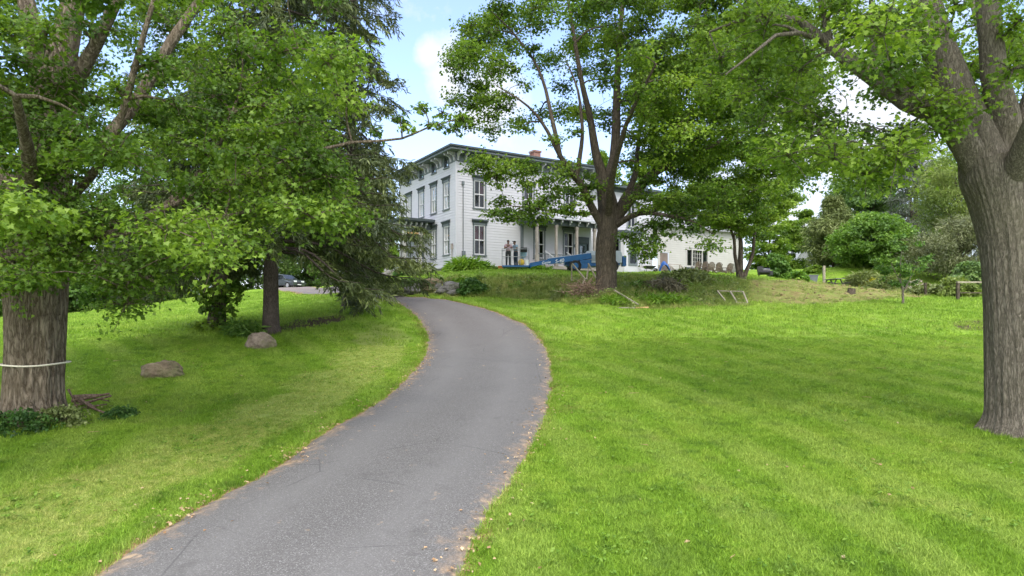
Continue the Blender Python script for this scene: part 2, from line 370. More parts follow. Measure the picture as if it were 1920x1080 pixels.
# driveway sheet
dw = MB(); NC = 13; V = []; E = []
for i in range(ND):
    for k in range(NC):
        t = k/(NC-1); q = DL[i]*(1-t)+DR[i]*t
        V.append(q); E.append(min(t, 1-t)*np.linalg.norm(DR[i]-DL[i]))
V = np.array(V); E = np.array(E)
crown = .02+.03*(1-np.exp(-E*3))-.035*(E < .01)
dz = gz(V[:, 0], V[:, 1])+crown
jj, ii = np.meshgrid(np.arange(ND-1), np.arange(NC-1), indexing='ij'); a0 = (jj*NC+ii).ravel()
dw.add(np.c_[V, dz], np.stack([a0, a0+1, a0+NC+1, a0+NC], 1), smooth=True)
def mat_asphalt():
    m, nt, o = newmat('worn_asphalt')
    ed = N(nt, 'ShaderNodeAttribute', attribute_name='edged').outputs['Fac']
    sd = N(nt, 'ShaderNodeAttribute', attribute_name='side').outputs['Fac']
    sp = N(nt, 'ShaderNodeTexVoronoi', Scale=95.0); nt.links.new(N(nt, 'ShaderNodeNewGeometry').outputs['Position'], sp.inputs['Vector'])
    spc = N(nt, 'ShaderNodeSeparateColor'); nt.links.new(sp.outputs['Color'], spc.inputs[0])
    c = ramp(nt, spc.outputs[0], [(.0, (.070, .066, .064)), (.5, (.106, .100, .097)), (.9, (.142, .135, .131)), (.97, (.22, .215, .21))])
    big = noise_tex(nt, .55, 4, .6)
    c = mixc(nt, ramp(nt, big, [(.3, (0, 0, 0)), (.7, (.5, .5, .5))]), c, mixc(nt, .5, c, (.150, .142, .138)))
    trk = ramp(nt, math_n(nt, 'ADD', sd, math_n(nt, 'MULTIPLY_ADD', big, .16, -.08)), [(.12, (0, 0, 0)), (.27, (1, 1, 1)), (.42, (0, 0, 0)), (.56, (0, 0, 0)), (.71, (1, 1, 1)), (.88, (0, 0, 0))])
    c = mixc(nt, math_n(nt, 'MULTIPLY', trk, .45), c, (.152, .146, .143))
    st_ = ramp(nt, noise_tex(nt, 1.3, 6, .7), [(.60, (0, 0, 0)), (.72, (.5, .5, .5))]); c = mixc(nt, st_, c, (.060, .056, .054))
    # old tyre paths slightly polished, brown leaf stain towards the edges and up the hill
    n = noise_tex(nt, 2.6, 5, .7); n2 = noise_tex(nt, 9, 5, .7)
    pos = N(nt, 'ShaderNodeSeparateXYZ'); nt.links.new(N(nt, 'ShaderNodeNewGeometry').outputs['Position'], pos.inputs[0])
    up = math_n(nt, 'MULTIPLY', math_n(nt, 'SMOOTH_MAX', math_n(nt, 'MULTIPLY_ADD', pos.outputs[1], .045, -.95), 0, .1), .45, clamp=True)
    c = mixc(nt, math_n(nt, 'MULTIPLY', up, n2), c, (.26, .20, .17))
    e = ramp(nt, math_n(nt, 'ADD', ed, math_n(nt, 'MULTIPLY_ADD', n, 1.5, -.72)), [(.0, (1, 1, 1)), (.42, (0, 0, 0))])
    e = math_n(nt, 'MULTIPLY', e, ramp(nt, n2, [(.35, (.2, .2, .2)), (.6, (1, 1, 1))]))
    c = mixc(nt, e, c, ramp(nt, n2, [(.35, (.15, .095, .06)), (.6, (.36, .25, .16)), (.75, (.46, .36, .25))]))
    sp2 = ramp(nt, noise_tex(nt, 3.4, 3, .5), [(.70, (0, 0, 0)), (.76, (.6, .6, .6))])
    c = mixc(nt, sp2, c, (.42, .30, .19))
    ck = N(nt, 'ShaderNodeTexVoronoi', Scale=.42, feature='DISTANCE_TO_EDGE')
    wv = N(nt, 'ShaderNodeVectorMath', operation='ADD'); nz = N(nt, 'ShaderNodeTexNoise', Scale=1.8, Detail=5.0)
    nt.links.new(N(nt, 'ShaderNodeNewGeometry').outputs['Position'], wv.inputs[0]); nt.links.new(nz.outputs['Color'], wv.inputs[1]); nt.links.new(wv.outputs[0], ck.inputs['Vector'])
    crack = ramp(nt, ck.outputs['Distance'], [(.0, (.5, .5, .5)), (.008, (0, 0, 0))])
    crack = math_n(nt, 'MULTIPLY', crack, ramp(nt, noise_tex(nt, .8, 2), [(.5, (0, 0, 0)), (.6, (1, 1, 1))]))
    c = mixc(nt, crack, c, (.03, .03, .032))
    principled(nt, o, c, .85, .3, bump=spc.outputs[0], bstr=.35, bdist=.008); return m
drive = dw.build('driveway', mat_asphalt()); tag(drive, kind='structure')
a = drive.data.attributes.new('edged', 'FLOAT', 'POINT'); a.data.foreach_set('value', E.astype(np.float32))
a = drive.data.attributes.new('side', 'FLOAT', 'POINT'); a.data.foreach_set('value', np.tile(np.linspace(0, 1, NC), ND).astype(np.float32))
# ------------------------------------------------------------------ leaves and trees
def leaf_shape(kind):
    if kind == 'maple':      # five pointed lobes
        h = [(0, 0), (.16, .10), (.48, .02), (.36, .26), (.56, .52), (.28, .52), (.20, .66), (0, 1.0)]
    elif kind == 'maple_far':
        h = [(0, 0), (.42, .12), (.46, .50), (.20, .60), (0, 1.0)]
    elif kind == 'blade':
        h = [(0, 0), (.10, .35), (.07, .75), (0, 1.0)]
    elif kind == 'hosta':
        h = [(0, 0), (.25, .2), (.3, .5), (.14, .85), (0, 1.0)]
    else:                    # plain oval, four points
        h = [(0, 0), (.36, .45), (0, 1.0)]
    p = h+[(-x, y) for x, y in h[-2:0:-1]]
    return np.array(p)
def leaves(mb, pos, nrm, fwd, size, kind, rnd, fold=.12):
    """one n-gon per leaf, stalk at pos, blade along fwd, slightly folded"""
    L = leaf_shape(kind); n = len(L); m = len(pos)
    fwd = fwd-nrm*(fwd*nrm).sum(1, keepdims=True); fwd /= np.maximum(np.linalg.norm(fwd, axis=1, keepdims=True), 1e-6)
    sd = np.cross(nrm, fwd); size = np.broadcast_to(np.asarray(size, float), (m,))
    s = size[:, None, None]
    droop = -(L[:, 1]**2)*.18+np.abs(L[:, 0])*fold*2
    v = pos[:, None, :]+s*(L[None, :, 0, None]*sd[:, None, :]+L[None, :, 1, None]*fwd[:, None, :]+droop[None, :, None]*nrm[:, None, :])
    f = np.arange(m*n).reshape(m, n)
    mb.add(v.reshape(-1, 3), f, rnd)
def unit(a): return a/np.maximum(np.linalg.norm(a, axis=-1, keepdims=True), 1e-9)
def rand_dirs(n, flat=1.0):
    d = rng.normal(size=(n, 3)); d[:, 2] *= flat; return unit(d)
def bark_fn(ridges, depth, seed, flare=0, fh=.15):
    def fn(th, p, t):
        out = np.empty(len(th))
        for i, a in enumerate(th):
            q = p[2]*.5+(p[0]+p[1])*.12; u = mnoise.noise((math.cos(a)*ridges*.32, math.sin(a)*ridges*.32, q*1.1+seed))
            w = mnoise.noise((math.cos(a)*1.1, math.sin(a)*1.1, q*.7+seed*2))
            r = 1+depth*(abs(u)*2-.5)+.07*w
            if flare: r += flare*max(0, 1-t/fh)**2*(.55+.75*max(0, mnoise.noise((math.cos(a)*1.8, math.sin(a)*1.8, seed))*2))
            out[i] = r
        return out
    return fn
def stamp_limb(mb, pts, rads, sides, nodes, n=None, fn=None, seed=0):
    L = np.linalg.norm(np.diff(np.asarray(pts), axis=0), axis=1).sum()
    n = n or max(5, int(L/.45)); p = bez(pts, n)
    r = np.interp(np.linspace(0, 1, n), np.linspace(0, 1, len(rads)), rads)
    if fn is None:
        for i in range(1, n-1):       # small wander
            p[i] += r[i]*.35*np.array([mnoise.noise((i*.5, seed, 1)), mnoise.noise((i*.5, seed, 5)), mnoise.noise((i*.5, seed, 9))])
    mb.tube(p, r, sides, fn=fn)
    for q, a in zip(p, r): nodes.append((q[0], q[1], q[2], a))
def make_tree(name, label, cat, base, limbs, clumps, leaf_mat, bark_mat, leaf_kind, leaf_size, per_clump, twigs=9,
              trunk_fn=None, trunk_sides=40, flat=.55, group=None, attach_top=True, seed=1, twig_r=.012, spray=.42, min_h=None, br_sides=6):
    """limbs: list of (points, radii), the first is the trunk; clumps: array (x,y,z,radius)"""
    root = thing(name, label, cat, base, group=group)
    wood = MB(); nodes = []
    for i, (pts, rads) in enumerate(limbs):
        if i == 0: stamp_limb(wood, pts, rads, trunk_sides, nodes, n=max(24, int(len(pts)*10)), fn=trunk_fn, seed=seed)
        else: stamp_limb(wood, pts, rads, 14 if rads[0] > .12 else 8, nodes, fn=bark_fn(5, .1, seed+i) if rads[0] > .2 else None, seed=seed+i*3.1)
    nodes = np.array(nodes); clumps = np.asarray(clumps, float)
    if min_h is None: min_h = base[2]+.25*(nodes[:, 2].max()-base[2])
    nodes = nodes[nodes[:, 2] > min_h]
    d0 = np.array([np.min(np.linalg.norm(nodes[:, :3]-c[:3], axis=1)) for c in clumps])
    clumps = clumps[np.argsort(d0)]
    Pz, Nz, Fz, Sz, Rz = [], [], [], [], []; crm = clumps[:, 3].mean()
    for c in clumps:
        cc, cr = c[:3], c[3]
        dv = cc-nodes[:, :3]; d = np.linalg.norm(dv, axis=1)
        cost = d+np.maximum(0, -dv[:, 2])*.9-nodes[:, 3]*1.2
        k = np.argmin(cost); st = nodes[k]; L = d[k]
        if L > .3:
            r0 = min(st[3]*.75, .012+.02*L+.012*cr); mid = (st[:3]+cc)/2+np.array([*(rng.normal(size=2)*.1*L), .12*L])
            pp = bez([st[:3], mid, cc], max(4, int(L/.5)+2)); rr = np.linspace(r0, max(.25*r0, twig_r), len(pp))
            wood.tube(pp, rr, br_sides if r0 > .02 else 4, cap=False)
            nodes = np.vstack([nodes, np.c_[pp[1:], rr[1:]]])
        crnd = rng.normal()*.22
        dirs = rand_dirs(twigs, flat); tips = cc+dirs*cr*rng.uniform(.45, 1.05, (twigs, 1))
        for t in tips:
            wood.tube(np.array([cc, (cc+t)/2+[0, 0, .06*cr], t]), [twig_r, twig_r*.7, twig_r*.35], 3, cap=False)
        n = int(per_clump*rng.uniform(.75, 1.25)*min(1.6, (cr/crm)**2)/twigs)+1
        w = rng.beta(2.2, 1.2, (twigs, n, 1))
        pos = cc+(tips[:, None, :]-cc)*w+rng.normal(size=(twigs, n, 3))*cr*spray*np.array([.6, .6, .28])
        fw = unit(dirs[:, None, :]*.8+rng.normal(size=(twigs, n, 3))*.7+np.array([0, 0, -.35]))
        nm = unit(np.array([0, 0, 1.0])+rng.normal(size=(twigs, n, 3))*.62+dirs[:, None, :]*.35)
        Pz.append(pos.reshape(-1, 3)); Nz.append(nm.reshape(-1, 3)); Fz.append(fw.reshape(-1, 3))
        Sz.append(leaf_size*rng.uniform(.65, 1.2, twigs*n)); Rz.append(np.clip(.5+crnd+rng.normal(size=twigs*n)*.2, 0, 1))
    cr = MB(); leaves(cr, np.concatenate(Pz), np.concatenate(Nz), np.concatenate(Fz), np.concatenate(Sz), leaf_kind, np.concatenate(Rz))
    wood.build('trunk', bark_mat, root, base); cr.build('crown', leaf_mat, root, base)
    return root
def crown_clumps(n, centre, radii, rad, allow=None, shell=.5, hgap=0, seed=0):
    """clump centres through an ellipsoid, more of them towards its skin; allow(px,py) keeps gaps open and thins unseen clumps to let light through"""
    out = []; tries = 0
    while len(out) < n and tries < n*60:
        tries += 1
        d = rng.normal(size=3); d /= np.linalg.norm(d); r = rng.random()**(1/3 if shell <= 0 else (1/3)*(1-shell)+.05)
        p = np.asarray(centre)+d*np.asarray(radii)*r
        if hgap and mnoise.noise((p[0]*hgap+seed, p[1]*hgap, p[2]*hgap*1.6)) < -.12: continue
        if allow is not None and p[1] > .5:
            u, v = proj(p)
            if not allow(u, v, p): continue
        out.append([*p, rng.uniform(*rad)])
    return np.array(out)

BARK_OLD = mat_bark('old_maple_bark', (.085, .064, .044), (.40, .33, .25), (12, 12, 2.4), lichen=(.27, .21, .13), bd=.10)
BARK_GREY = mat_bark('grey_maple_bark', (.085, .072, .056), (.31, .27, .22), (24, 24, 5), lichen=(.22, .20, .13), bd=.05)
BARK_DARK = mat_bark('dark_bark', (.040, .032, .024), (.165, .132, .098), (10, 10, 2.2), bd=.05)
BARK_SPRUCE = mat_bark('spruce_bark', (.04, .032, .027), (.13, .105, .09), (16, 16, 6), bd=.03)
LEAF_L = mat_leaf('maple_leaf_deep', (.042, .085, .012), (.105, .19, .022), (.24, .345, .042), trans=.44)
LEAF_M = mat_leaf('maple_leaf_mid', (.042, .085, .013), (.115, .20, .024), (.255, .355, .042), trans=.5)
LEAF_R = mat_leaf('maple_leaf_bright', (.06, .115, .016), (.14, .235, .028), (.28, .385, .055), trans=.45)
LEAF_S = mat_leaf('spruce_needles', (.035, .052, .018), (.075, .10, .030), (.15, .18, .05), trans=.15, tcol=(1, 1, .8), nscale=.6)

# --- the big old maple at the left edge
b = G(64, 792); b = np.array([b[0], b[1], b[2]]); Y0 = b[1]; kY = Y0/12.8
def LP(px, py, Y): return P(px, py, Y*kY)
limbs = [([b-[0, 0, .25], LP(63, 740, 12.8), LP(65, 660, 12.8), LP(66, 580, 12.8), LP(68, 480, 12.8), LP(76, 380, 12.8), LP(92, 250, 12.8), LP(100, 150, 12.8)], [.53, .49, .485, .48, .50, .45, .40, .30]),
    ([LP(92, 240, 12.8), LP(118, 100, 12.7), LP(150, -60, 12.6), LP(170, -300, 12.5)], [.30, .24, .17, .06]),
    ([LP(96, 230, 12.9), LP(60, 60, 13.2), LP(20, -150, 13.6)], [.26, .18, .06]),
    ([LP(88, 300, 12.6), LP(140, 170, 12.0), LP(190, 60, 11.6), LP(260, -80, 11.4), LP(320, -260, 11.2)], [.2, .13, .10, .07, .04]),
    ([LP(80, 420, 12.5), LP(180, 320, 11.6), LP(225, 230, 11.3), LP(258, 110, 11.0), LP(300, -40, 10.8)], [.12, .07, .06, .05, .03]),
    ([LP(90, 330, 12.9), LP(220, 240, 13.2), LP(345, 45, 13.6), LP(400, -40, 13.8)], [.15, .12, .10, .05]),
    ([LP(84, 450, 12.6), LP(205, 425, 12.0), LP(300, 395, 11.8), (LP(400, 350, 11.6)), LP(520, 310, 11.5), LP(640, 270, 11.5), LP(745, 262, 11.6), LP(800, 240, 11.7), LP(862, 222, 11.8)], [.13, .07, .055, .046, .036, .027, .02, .015, .01]),
    ([LP(80, 470, 12.4), LP(200, 440, 11.4), LP(330, 425, 11.0), LP(400, 412, 10.9), LP(520, 380, 10.8)], [.13, .07, .05, .035, .02]),
    ([LP(300, 395, 11.8), LP(370, 330, 12), LP(420, 250, 12.2), LP(450, 170, 12.5)], [.07, .05, .04, .02]),
    ([LP(74, 400, 12.8), LP(0, 330, 13.1), LP(-120, 250, 13.5), LP(-300, 180, 14)], [.24, .18, .12, .05]),
    ([LP(76, 420, 13.2), LP(60, 320, 15.0), LP(50, 200, 17.5)], [.22, .15, .06]),
    ([LP(72, 430, 12.4), LP(60, 330, 11.0), LP(30, 180, 9.4)], [.2, .12, .05])]
POL = [(-900, -1500), (-900, 545), (-200, 560), (60, 538), (130, 530), (200, 570), (290, 560), (350, 505), (420, 480), (480, 435), (600, 430), (650, 400), (700, 330), (690, 200), (640, 150), (600, 60), (640, -100), (900, -1500)]
def allowL(u, v, p):
    if not inpoly(np.array([u]), np.array([v]), POL)[0]: return False
    if p[1] < 4.0: return False
    if u > 540 and v < 430 and rng.random() < .35: return False
    if v < -60 and rng.random() < .68: return False  # unseen top of the crown thinned to let light down to the lawn
    return True
cl = crown_clumps(250, (b[0]+1.2, b[1]+.3, 3.9), (7.6, 6.6, 6.6), (.45, .85), allowL, .35, .33, 3)
ex = [LP(*q) for q in [(60, 530, 11.6), (20, 540, 11.8), (110, 500, 11.5), (150, 430, 11.3), (175, 400, 11.2), (110, 440, 11.4), (200, 500, 11), (230, 540, 11), (270, 520, 11), (240, 570, 11.2), (300, 470, 11), (370, 470, 11), (400, 440, 10.9),
    (450, 440, 11), (500, 400, 11), (560, 390, 11.2), (590, 395, 11.2), (430, 160, 12.5), (490, 200, 12.3), (560, 230, 12), (520, 120, 12.6), (450, 90, 12.6), (420, 230, 12.2), (470, 290, 12), (530, 330, 11.8), (600, 320, 11.6), (150, 180, 11.8), (60, 200, 11.5), (30, 300, 11.5), (220, 170, 11.3), (300, 120, 11.3), (330, 200, 11.4), (380, 280, 11.5), (50, 120, 11.2), (90, 60, 11.4), (110, 160, 11.4), (40, 220, 11.2), (95, 250, 11.3), (65, 300, 11.0), (120, 330, 11.2), (20, 380, 11.3), (85, 380, 11.0), (50, 440, 11.2), (100, 470, 11.1), (30, 490, 11.3), (75, 510, 11.4), (130, 500, 11.3), (15, 60, 11.6), (150, 40, 11.4), (0, 160, 11.5), (140, 260, 11.2), (0, 300, 11.6), (0, 440, 11.6), (250, 300, 11.2), (180, 290, 11.3)]]
ex += [LP(*q) for q in [(430, 350, 11.1), (480, 330, 11.0), (530, 300, 11.0), (580, 290, 11.1), (370, 360, 11.1), (610, 330, 11.2), (560, 350, 11.0)]]
sm = [LP(*q) for q in [(700, 245, 11.6), (745, 225, 11.6), (790, 205, 11.7), (830, 212, 11.8), (865, 222, 11.8), (815, 235, 11.7), (760, 240, 11.6), (850, 245, 11.8)]]
cl = np.vstack([cl, [[*q, rng.uniform(.45, .7)] for q in ex], [[*q, .2] for q in sm]])
make_tree('maple_tree', 'huge old maple with thick furrowed trunk tied round with a rope, drive side left', 'tree', b, limbs, cl, LEAF_L, BARK_OLD, 'maple', .080, 430, 13,
          bark_fn(17, .10, 2, .55, .16), 150, .45, min_h=b[2]+2.6, spray=.4)
MAPLE_L = b
# --- the tall maple at the right edge
b = G(1903, 812); kY = b[1]/12.2
limbs = [([b-[0, 0, .25], LP(1903, 760, 12.2), LP(1901, 680, 12.2), LP(1897, 580, 12.2), LP(1892, 490, 12.2), LP(1885, 430, 12.2), LP(1874, 375, 12.2), LP(1861, 330, 12.2), LP(1852, 296, 12.2)], [.44, .445, .42, .405, .41, .435, .475, .51, .45]),
    ([LP(1850, 330, 12.2), LP(1805, 262, 12.1), LP(1765, 218, 12.0), LP(1700, 188, 12.0), LP(1640, 145, 12.1), LP(1580, 105, 12.2), LP(1545, 75, 12.3), LP(1480, 30, 12.6), LP(1400, 35, 13), LP(1330, 60, 13.4)], [.30, .235, .2, .185, .155, .12, .09, .06, .04, .02]),
    ([LP(1852, 320, 12.2), LP(1815, 220, 12.3), LP(1775, 130, 12.4), LP(1747, 45, 12.5), LP(1725, -60, 12.6), LP(1700, -260, 12.8)], [.40, .33, .31, .27, .22, .08]),
    ([LP(1890, 340, 12.2), LP(1885, 230, 12.1), LP(1865, 146, 12.0), LP(1855, 32, 11.9), LP(1838, -120, 11.8), LP(1815, -300, 11.7)], [.3, .25, .22, .19, .14, .06]),
    ([LP(1893, 340, 12.2), LP(1925, 240, 12.1), LP(1960, 120, 12.0), LP(2020, -80, 11.8)], [.26, .22, .17, .07]),
    ([LP(1638, 143, 12.1), LP(1637, 80, 12.1), LP(1632, 0, 12.0), LP(1640, -120, 12)], [.07, .05, .035, .02]),
    ([LP(1555, 82, 12.3), LP(1540, 0, 12.2), LP(1510, -120, 12)], [.08, .06, .03]),
    ([LP(1890, 350, 12.4), LP(1880, 230, 14), LP(1840, 60, 16.5), LP(1800, -80, 18)], [.24, .18, .1, .04]),
    ([LP(1890, 350, 12), LP(1960, 180, 10.8), LP(2060, -60, 9.4), LP(2100, -300, 8.5)], [.22, .14, .08, .04]),
    ([LP(1540, 75, 12.3), LP(1470, 60, 11.6), LP(1400, 110, 11.2), LP(1360, 140, 11)], [.05, .035, .022, .012])]
POR = [(1260, -1800), (1300, -200), (1280, 60), (1330, 170), (1400, 230), (1440, 330), (1490, 345), (1540, 310), (1590, 320), (1640, 330), (1700, 300), (1760, 265), (1850, 300), (1905, 345), (2100, 380), (3200, 400), (3200, -1800)]
def allowR(u, v, p):
    if p[1] < 3.5: return False
    if (v < -60 or u > 2000) and rng.random() < .68: return False  # clumps out of view thinned so the crown blocks less light
    if not inpoly(np.array([u]), np.array([v]), POR)[0]: return False
    if inpoly(np.array([u]), np.array([v]), [(1550, 120), (1700, 215), (1690, 250), (1600, 270), (1530, 200)])[0]: return rng.random() < .2
    if u > 1720 and v > -20 and v < 340 and p[1] < b[1]+.5: return rng.random() < .16
    return True
cl = crown_clumps(215, (b[0]-.6, b[1]+.4, 6.6), (7.4, 6.2, 5.6), (.4, .8), allowR, .3, .35, 9)
ex = [LP(*q) for q in [(1480, 60, 12.4), (1440, 40, 12.6), (1400, 90, 12.8), (1500, 130, 12.6), (1450, 180, 12.6), (1500, 210, 12.6), (1550, 230, 12.5), (1590, 280, 12.4), (1630, 290, 12.4), (1540, 290, 12.6), (1680, 250, 12.2), (1720, 150, 12), (1690, 120, 11.8), (1800, 205, 11.5), (1900, 130, 11.2), (1790, 10, 11.5), (1820, 120, 13.5), (1900, 240, 13.8), (1830, 180, 14),
    (1700, 40, 11.8), (1650, 30, 12), (1600, 40, 12.2), (1560, 20, 12.2), (1910, 40, 11.5), (1735, 200, 11.6), (1755, 245, 11.6), (1640, 100, 12.6), (1590, 70, 12.8), (1390, 180, 13), (1420, 240, 13), (1350, 110, 13.2)]]
cl = np.vstack([cl, [[*q, rng.uniform(.35, .6)] for q in ex]])
make_tree('maple_tree', 'tall grey-barked maple forking into heavy limbs at the right edge of the lawn', 'tree', b, limbs, cl, LEAF_R, BARK_GREY, 'maple', .086, 310, 13,
          bark_fn(24, .055, 8, 1.0, .12), 150, .5, min_h=b[2]+4.2, spray=.42)
MAPLE_R = b
# --- the maple in front of the house
b = G(1137, 552); kY = b[1]/33.0
limbs = [([b-[0, 0, .3], LP(1137, 535, 33), LP(1137, 510, 33), LP(1136, 470, 33), LP(1139, 425, 33), LP(1141, 395, 33), LP(1134, 350, 33), LP(1132, 325, 33)], [.56, .55, .52, .50, .53, .52, .43, .38]),
    ([LP(1131, 335, 33), LP(1118, 290, 32.8), LP(1105, 215, 32.4), LP(1090, 150, 32), LP(1075, 60, 31.5), LP(1060, -40, 31), LP(1050, -160, 31)], [.28, .22, .165, .125, .09, .06, .03]),
    ([LP(1138, 340, 33), LP(1152, 290, 33.2), (LP(1156, 200, 33.5)), LP(1160, 90, 34), LP(1172, -40, 34.5), LP(1180, -180, 35)], [.30, .26, .2, .15, .1, .04]),
    ([LP(1130, 425, 33), LP(1108, 385, 32.4), LP(1092, 350, 31.8), LP(1078, 331, 31.4), LP(1050, 292, 31), LP(1020, 235, 30.6), LP(985, 195, 30.2), LP(930, 160, 30)], [.22, .19, .17, .15, .11, .075, .05, .02]),
    ([LP(1080, 332, 31.4), LP(1088, 290, 31.6), LP(1092, 240, 31.8), LP(1084, 170, 32), LP(1060, 110, 32)], [.13, .11, .085, .06, .02]),
    ([LP(1050, 292, 31), LP(1035, 220, 31.5), LP(1010, 130, 32), LP(960, 60, 32), LP(920, 20, 32)], [.12, .1, .07, .05, .02]),
    ([LP(1148, 415, 33), LP(1185, 370, 32.6), LP(1225, 325, 32.2), LP(1280, 300, 31.8), LP(1340, 270, 31.5), LP(1420, 230, 31)], [.32, .28, .22, .16, .1, .04]),
    ([LP(1200, 355, 32.4), LP(1235, 305, 33), LP(1248, 285, 33.4), LP(1280, 200, 34), LP(1320, 100, 35)], [.16, .13, .11, .08, .03]),
    ([LP(1150, 425, 33), LP(1195, 400, 31.8), LP(1235, 402, 31), LP(1290, 412, 30.4), LP(1340, 440, 30)], [.2, .13, .1, .07, .02]),
    ([LP(1160, 390, 33.3), LP(1190, 330, 34.5), LP(1200, 240, 37), LP(1220, 120, 39)], [.2, .16, .1, .04]),
    ([LP(1140, 400, 32.6), LP(1150, 320, 30.5), LP(1180, 220, 28), LP(1230, 120, 26)], [.2, .15, .09, .04]),
    ([LP(1120, 400, 32.6), LP(1060, 400, 31.5), LP(1000, 390, 30.6), LP(945, 385, 30)], [.1, .07, .04, .015])]
POM = [(835, 130), (850, 30), (930, -150), (1000, -420), (1300, -480), (1480, -300), (1540, -50), (1525, 150), (1510, 300), (1460, 400), (1380, 400), (1300, 350), (1250, 330), (1200, 300), (1170, 270), (1120, 262), (1060, 240), (980, 235), (930, 245), (880, 220)]
def allowM(u, v, p):
    if not inpoly(np.array([u]), np.array([v]), POM)[0]: return False
    if v < -60 and rng.random() < .5: return False  # unseen upper clumps thinned, lets more light through
    if 990 < u < 1105 and 130 < v < 320: return rng.random() < .42
    if 1105 < u < 1180 and 180 < v < 420: return rng.random() < .3
    if u < 1160: return rng.random() < .9
    return True
cl = crown_clumps(320, (b[0]+1.2, b[1], 12.2), (10.0, 7.2, 10.5), (.7, 1.25), allowM, .3, .22, 5)
ex = [LP(*q) for q in [(888, 320, 30), (915, 308, 30), (945, 318, 30), (975, 325, 30.3), (1005, 318, 30.5), (930, 335, 30.2), (990, 345, 30.5), (1030, 335, 30.7), (1060, 310, 31), (945, 395, 30.2), (975, 405, 30.2), (925, 400, 30), (1000, 385, 30.5), (1025, 400, 30.6), (1040, 370, 30.7), (1075, 385, 31), (1095, 400, 31.4), (1070, 355, 31), (1105, 350, 32), (1110, 372, 32), (1150, 345, 31.5),
    (900, 300, 30.4), (925, 325, 30.6), (960, 305, 30.8), (985, 310, 31), (1015, 345, 31), (1045, 350, 31.2), (955, 410, 30.6), (990, 400, 31), (1010, 415, 31), (1050, 395, 31.2), (1085, 370, 31.6), (1060, 330, 31.4), (1100, 330, 32), (940, 380, 30.8), (1020, 375, 31), (865, 150, 31.5), (895, 120, 31.5), (930, 110, 31), (915, 60, 31.5), (960, 130, 31.2), (940, 200, 31.2), (985, 160, 31), (1000, 90, 31.5), (880, 200, 31.2),
    (860, 120, 31), (880, 90, 31), (850, 190, 31), (900, 160, 31), (920, 220, 31), (950, 180, 31), (875, 225, 31.4), (980, 240, 31), (1040, 260, 31), (1075, 250, 31.5),
    (1200, 430, 31), (1230, 420, 30.6), (1260, 440, 30.4), (1215, 460, 30.6), (1180, 445, 31.5), (1300, 430, 30), (1330, 460, 30), (1210, 480, 30.8), (1275, 400, 30.5), (1240, 375, 31), (1215, 392, 31.5), (1345, 410, 30), (1180, 310, 31.5), (1210, 340, 31.5), (1240, 340, 31.5), (1230, 300, 32), (1265, 370, 31), (1290, 385, 31), (1305, 355, 31.5), (1345, 360, 31.5), (1380, 400, 31), (1285, 420, 30.5), (1315, 405, 30.5), (1195, 370, 31.5), (1225, 445, 30.5), (1250, 420, 30.5), (1325, 375, 31), (1260, 350, 32), (1370, 380, 31), (1195, 462, 30.9)]]
POM2 = [(1185, -60), (1490, -60), (1510, 200), (1470, 330), (1330, 345), (1240, 300), (1195, 220)]
cl2 = crown_clumps(105, LP(1345, 140, 32.5), (5.2, 5.5, 6.0), (.7, 1.1), lambda u, v, p: inpoly(np.array([u]), np.array([v]), POM2)[0], .3, 0, 2)
cl = np.vstack([cl, cl2, [[*q, rng.uniform(.5, .85)] for q in ex]])
cl = np.array([c for c in cl if not (c[1] < b[1]+.6 and 1112 < proj(c[:3])[0] < 1165 and proj(c[:3])[1] > 385)])
make_tree('maple_tree', 'broad dark-trunked maple on the bank in front of the white farmhouse', 'tree', b, limbs, cl, LEAF_M, BARK_DARK, 'maple_far', .14, 330, 14,
          bark_fn(8, .14, 4, .25, .12), 56, .42, min_h=b[2]+3.3, spray=.42, twig_r=.014)
MAPLE_M = b
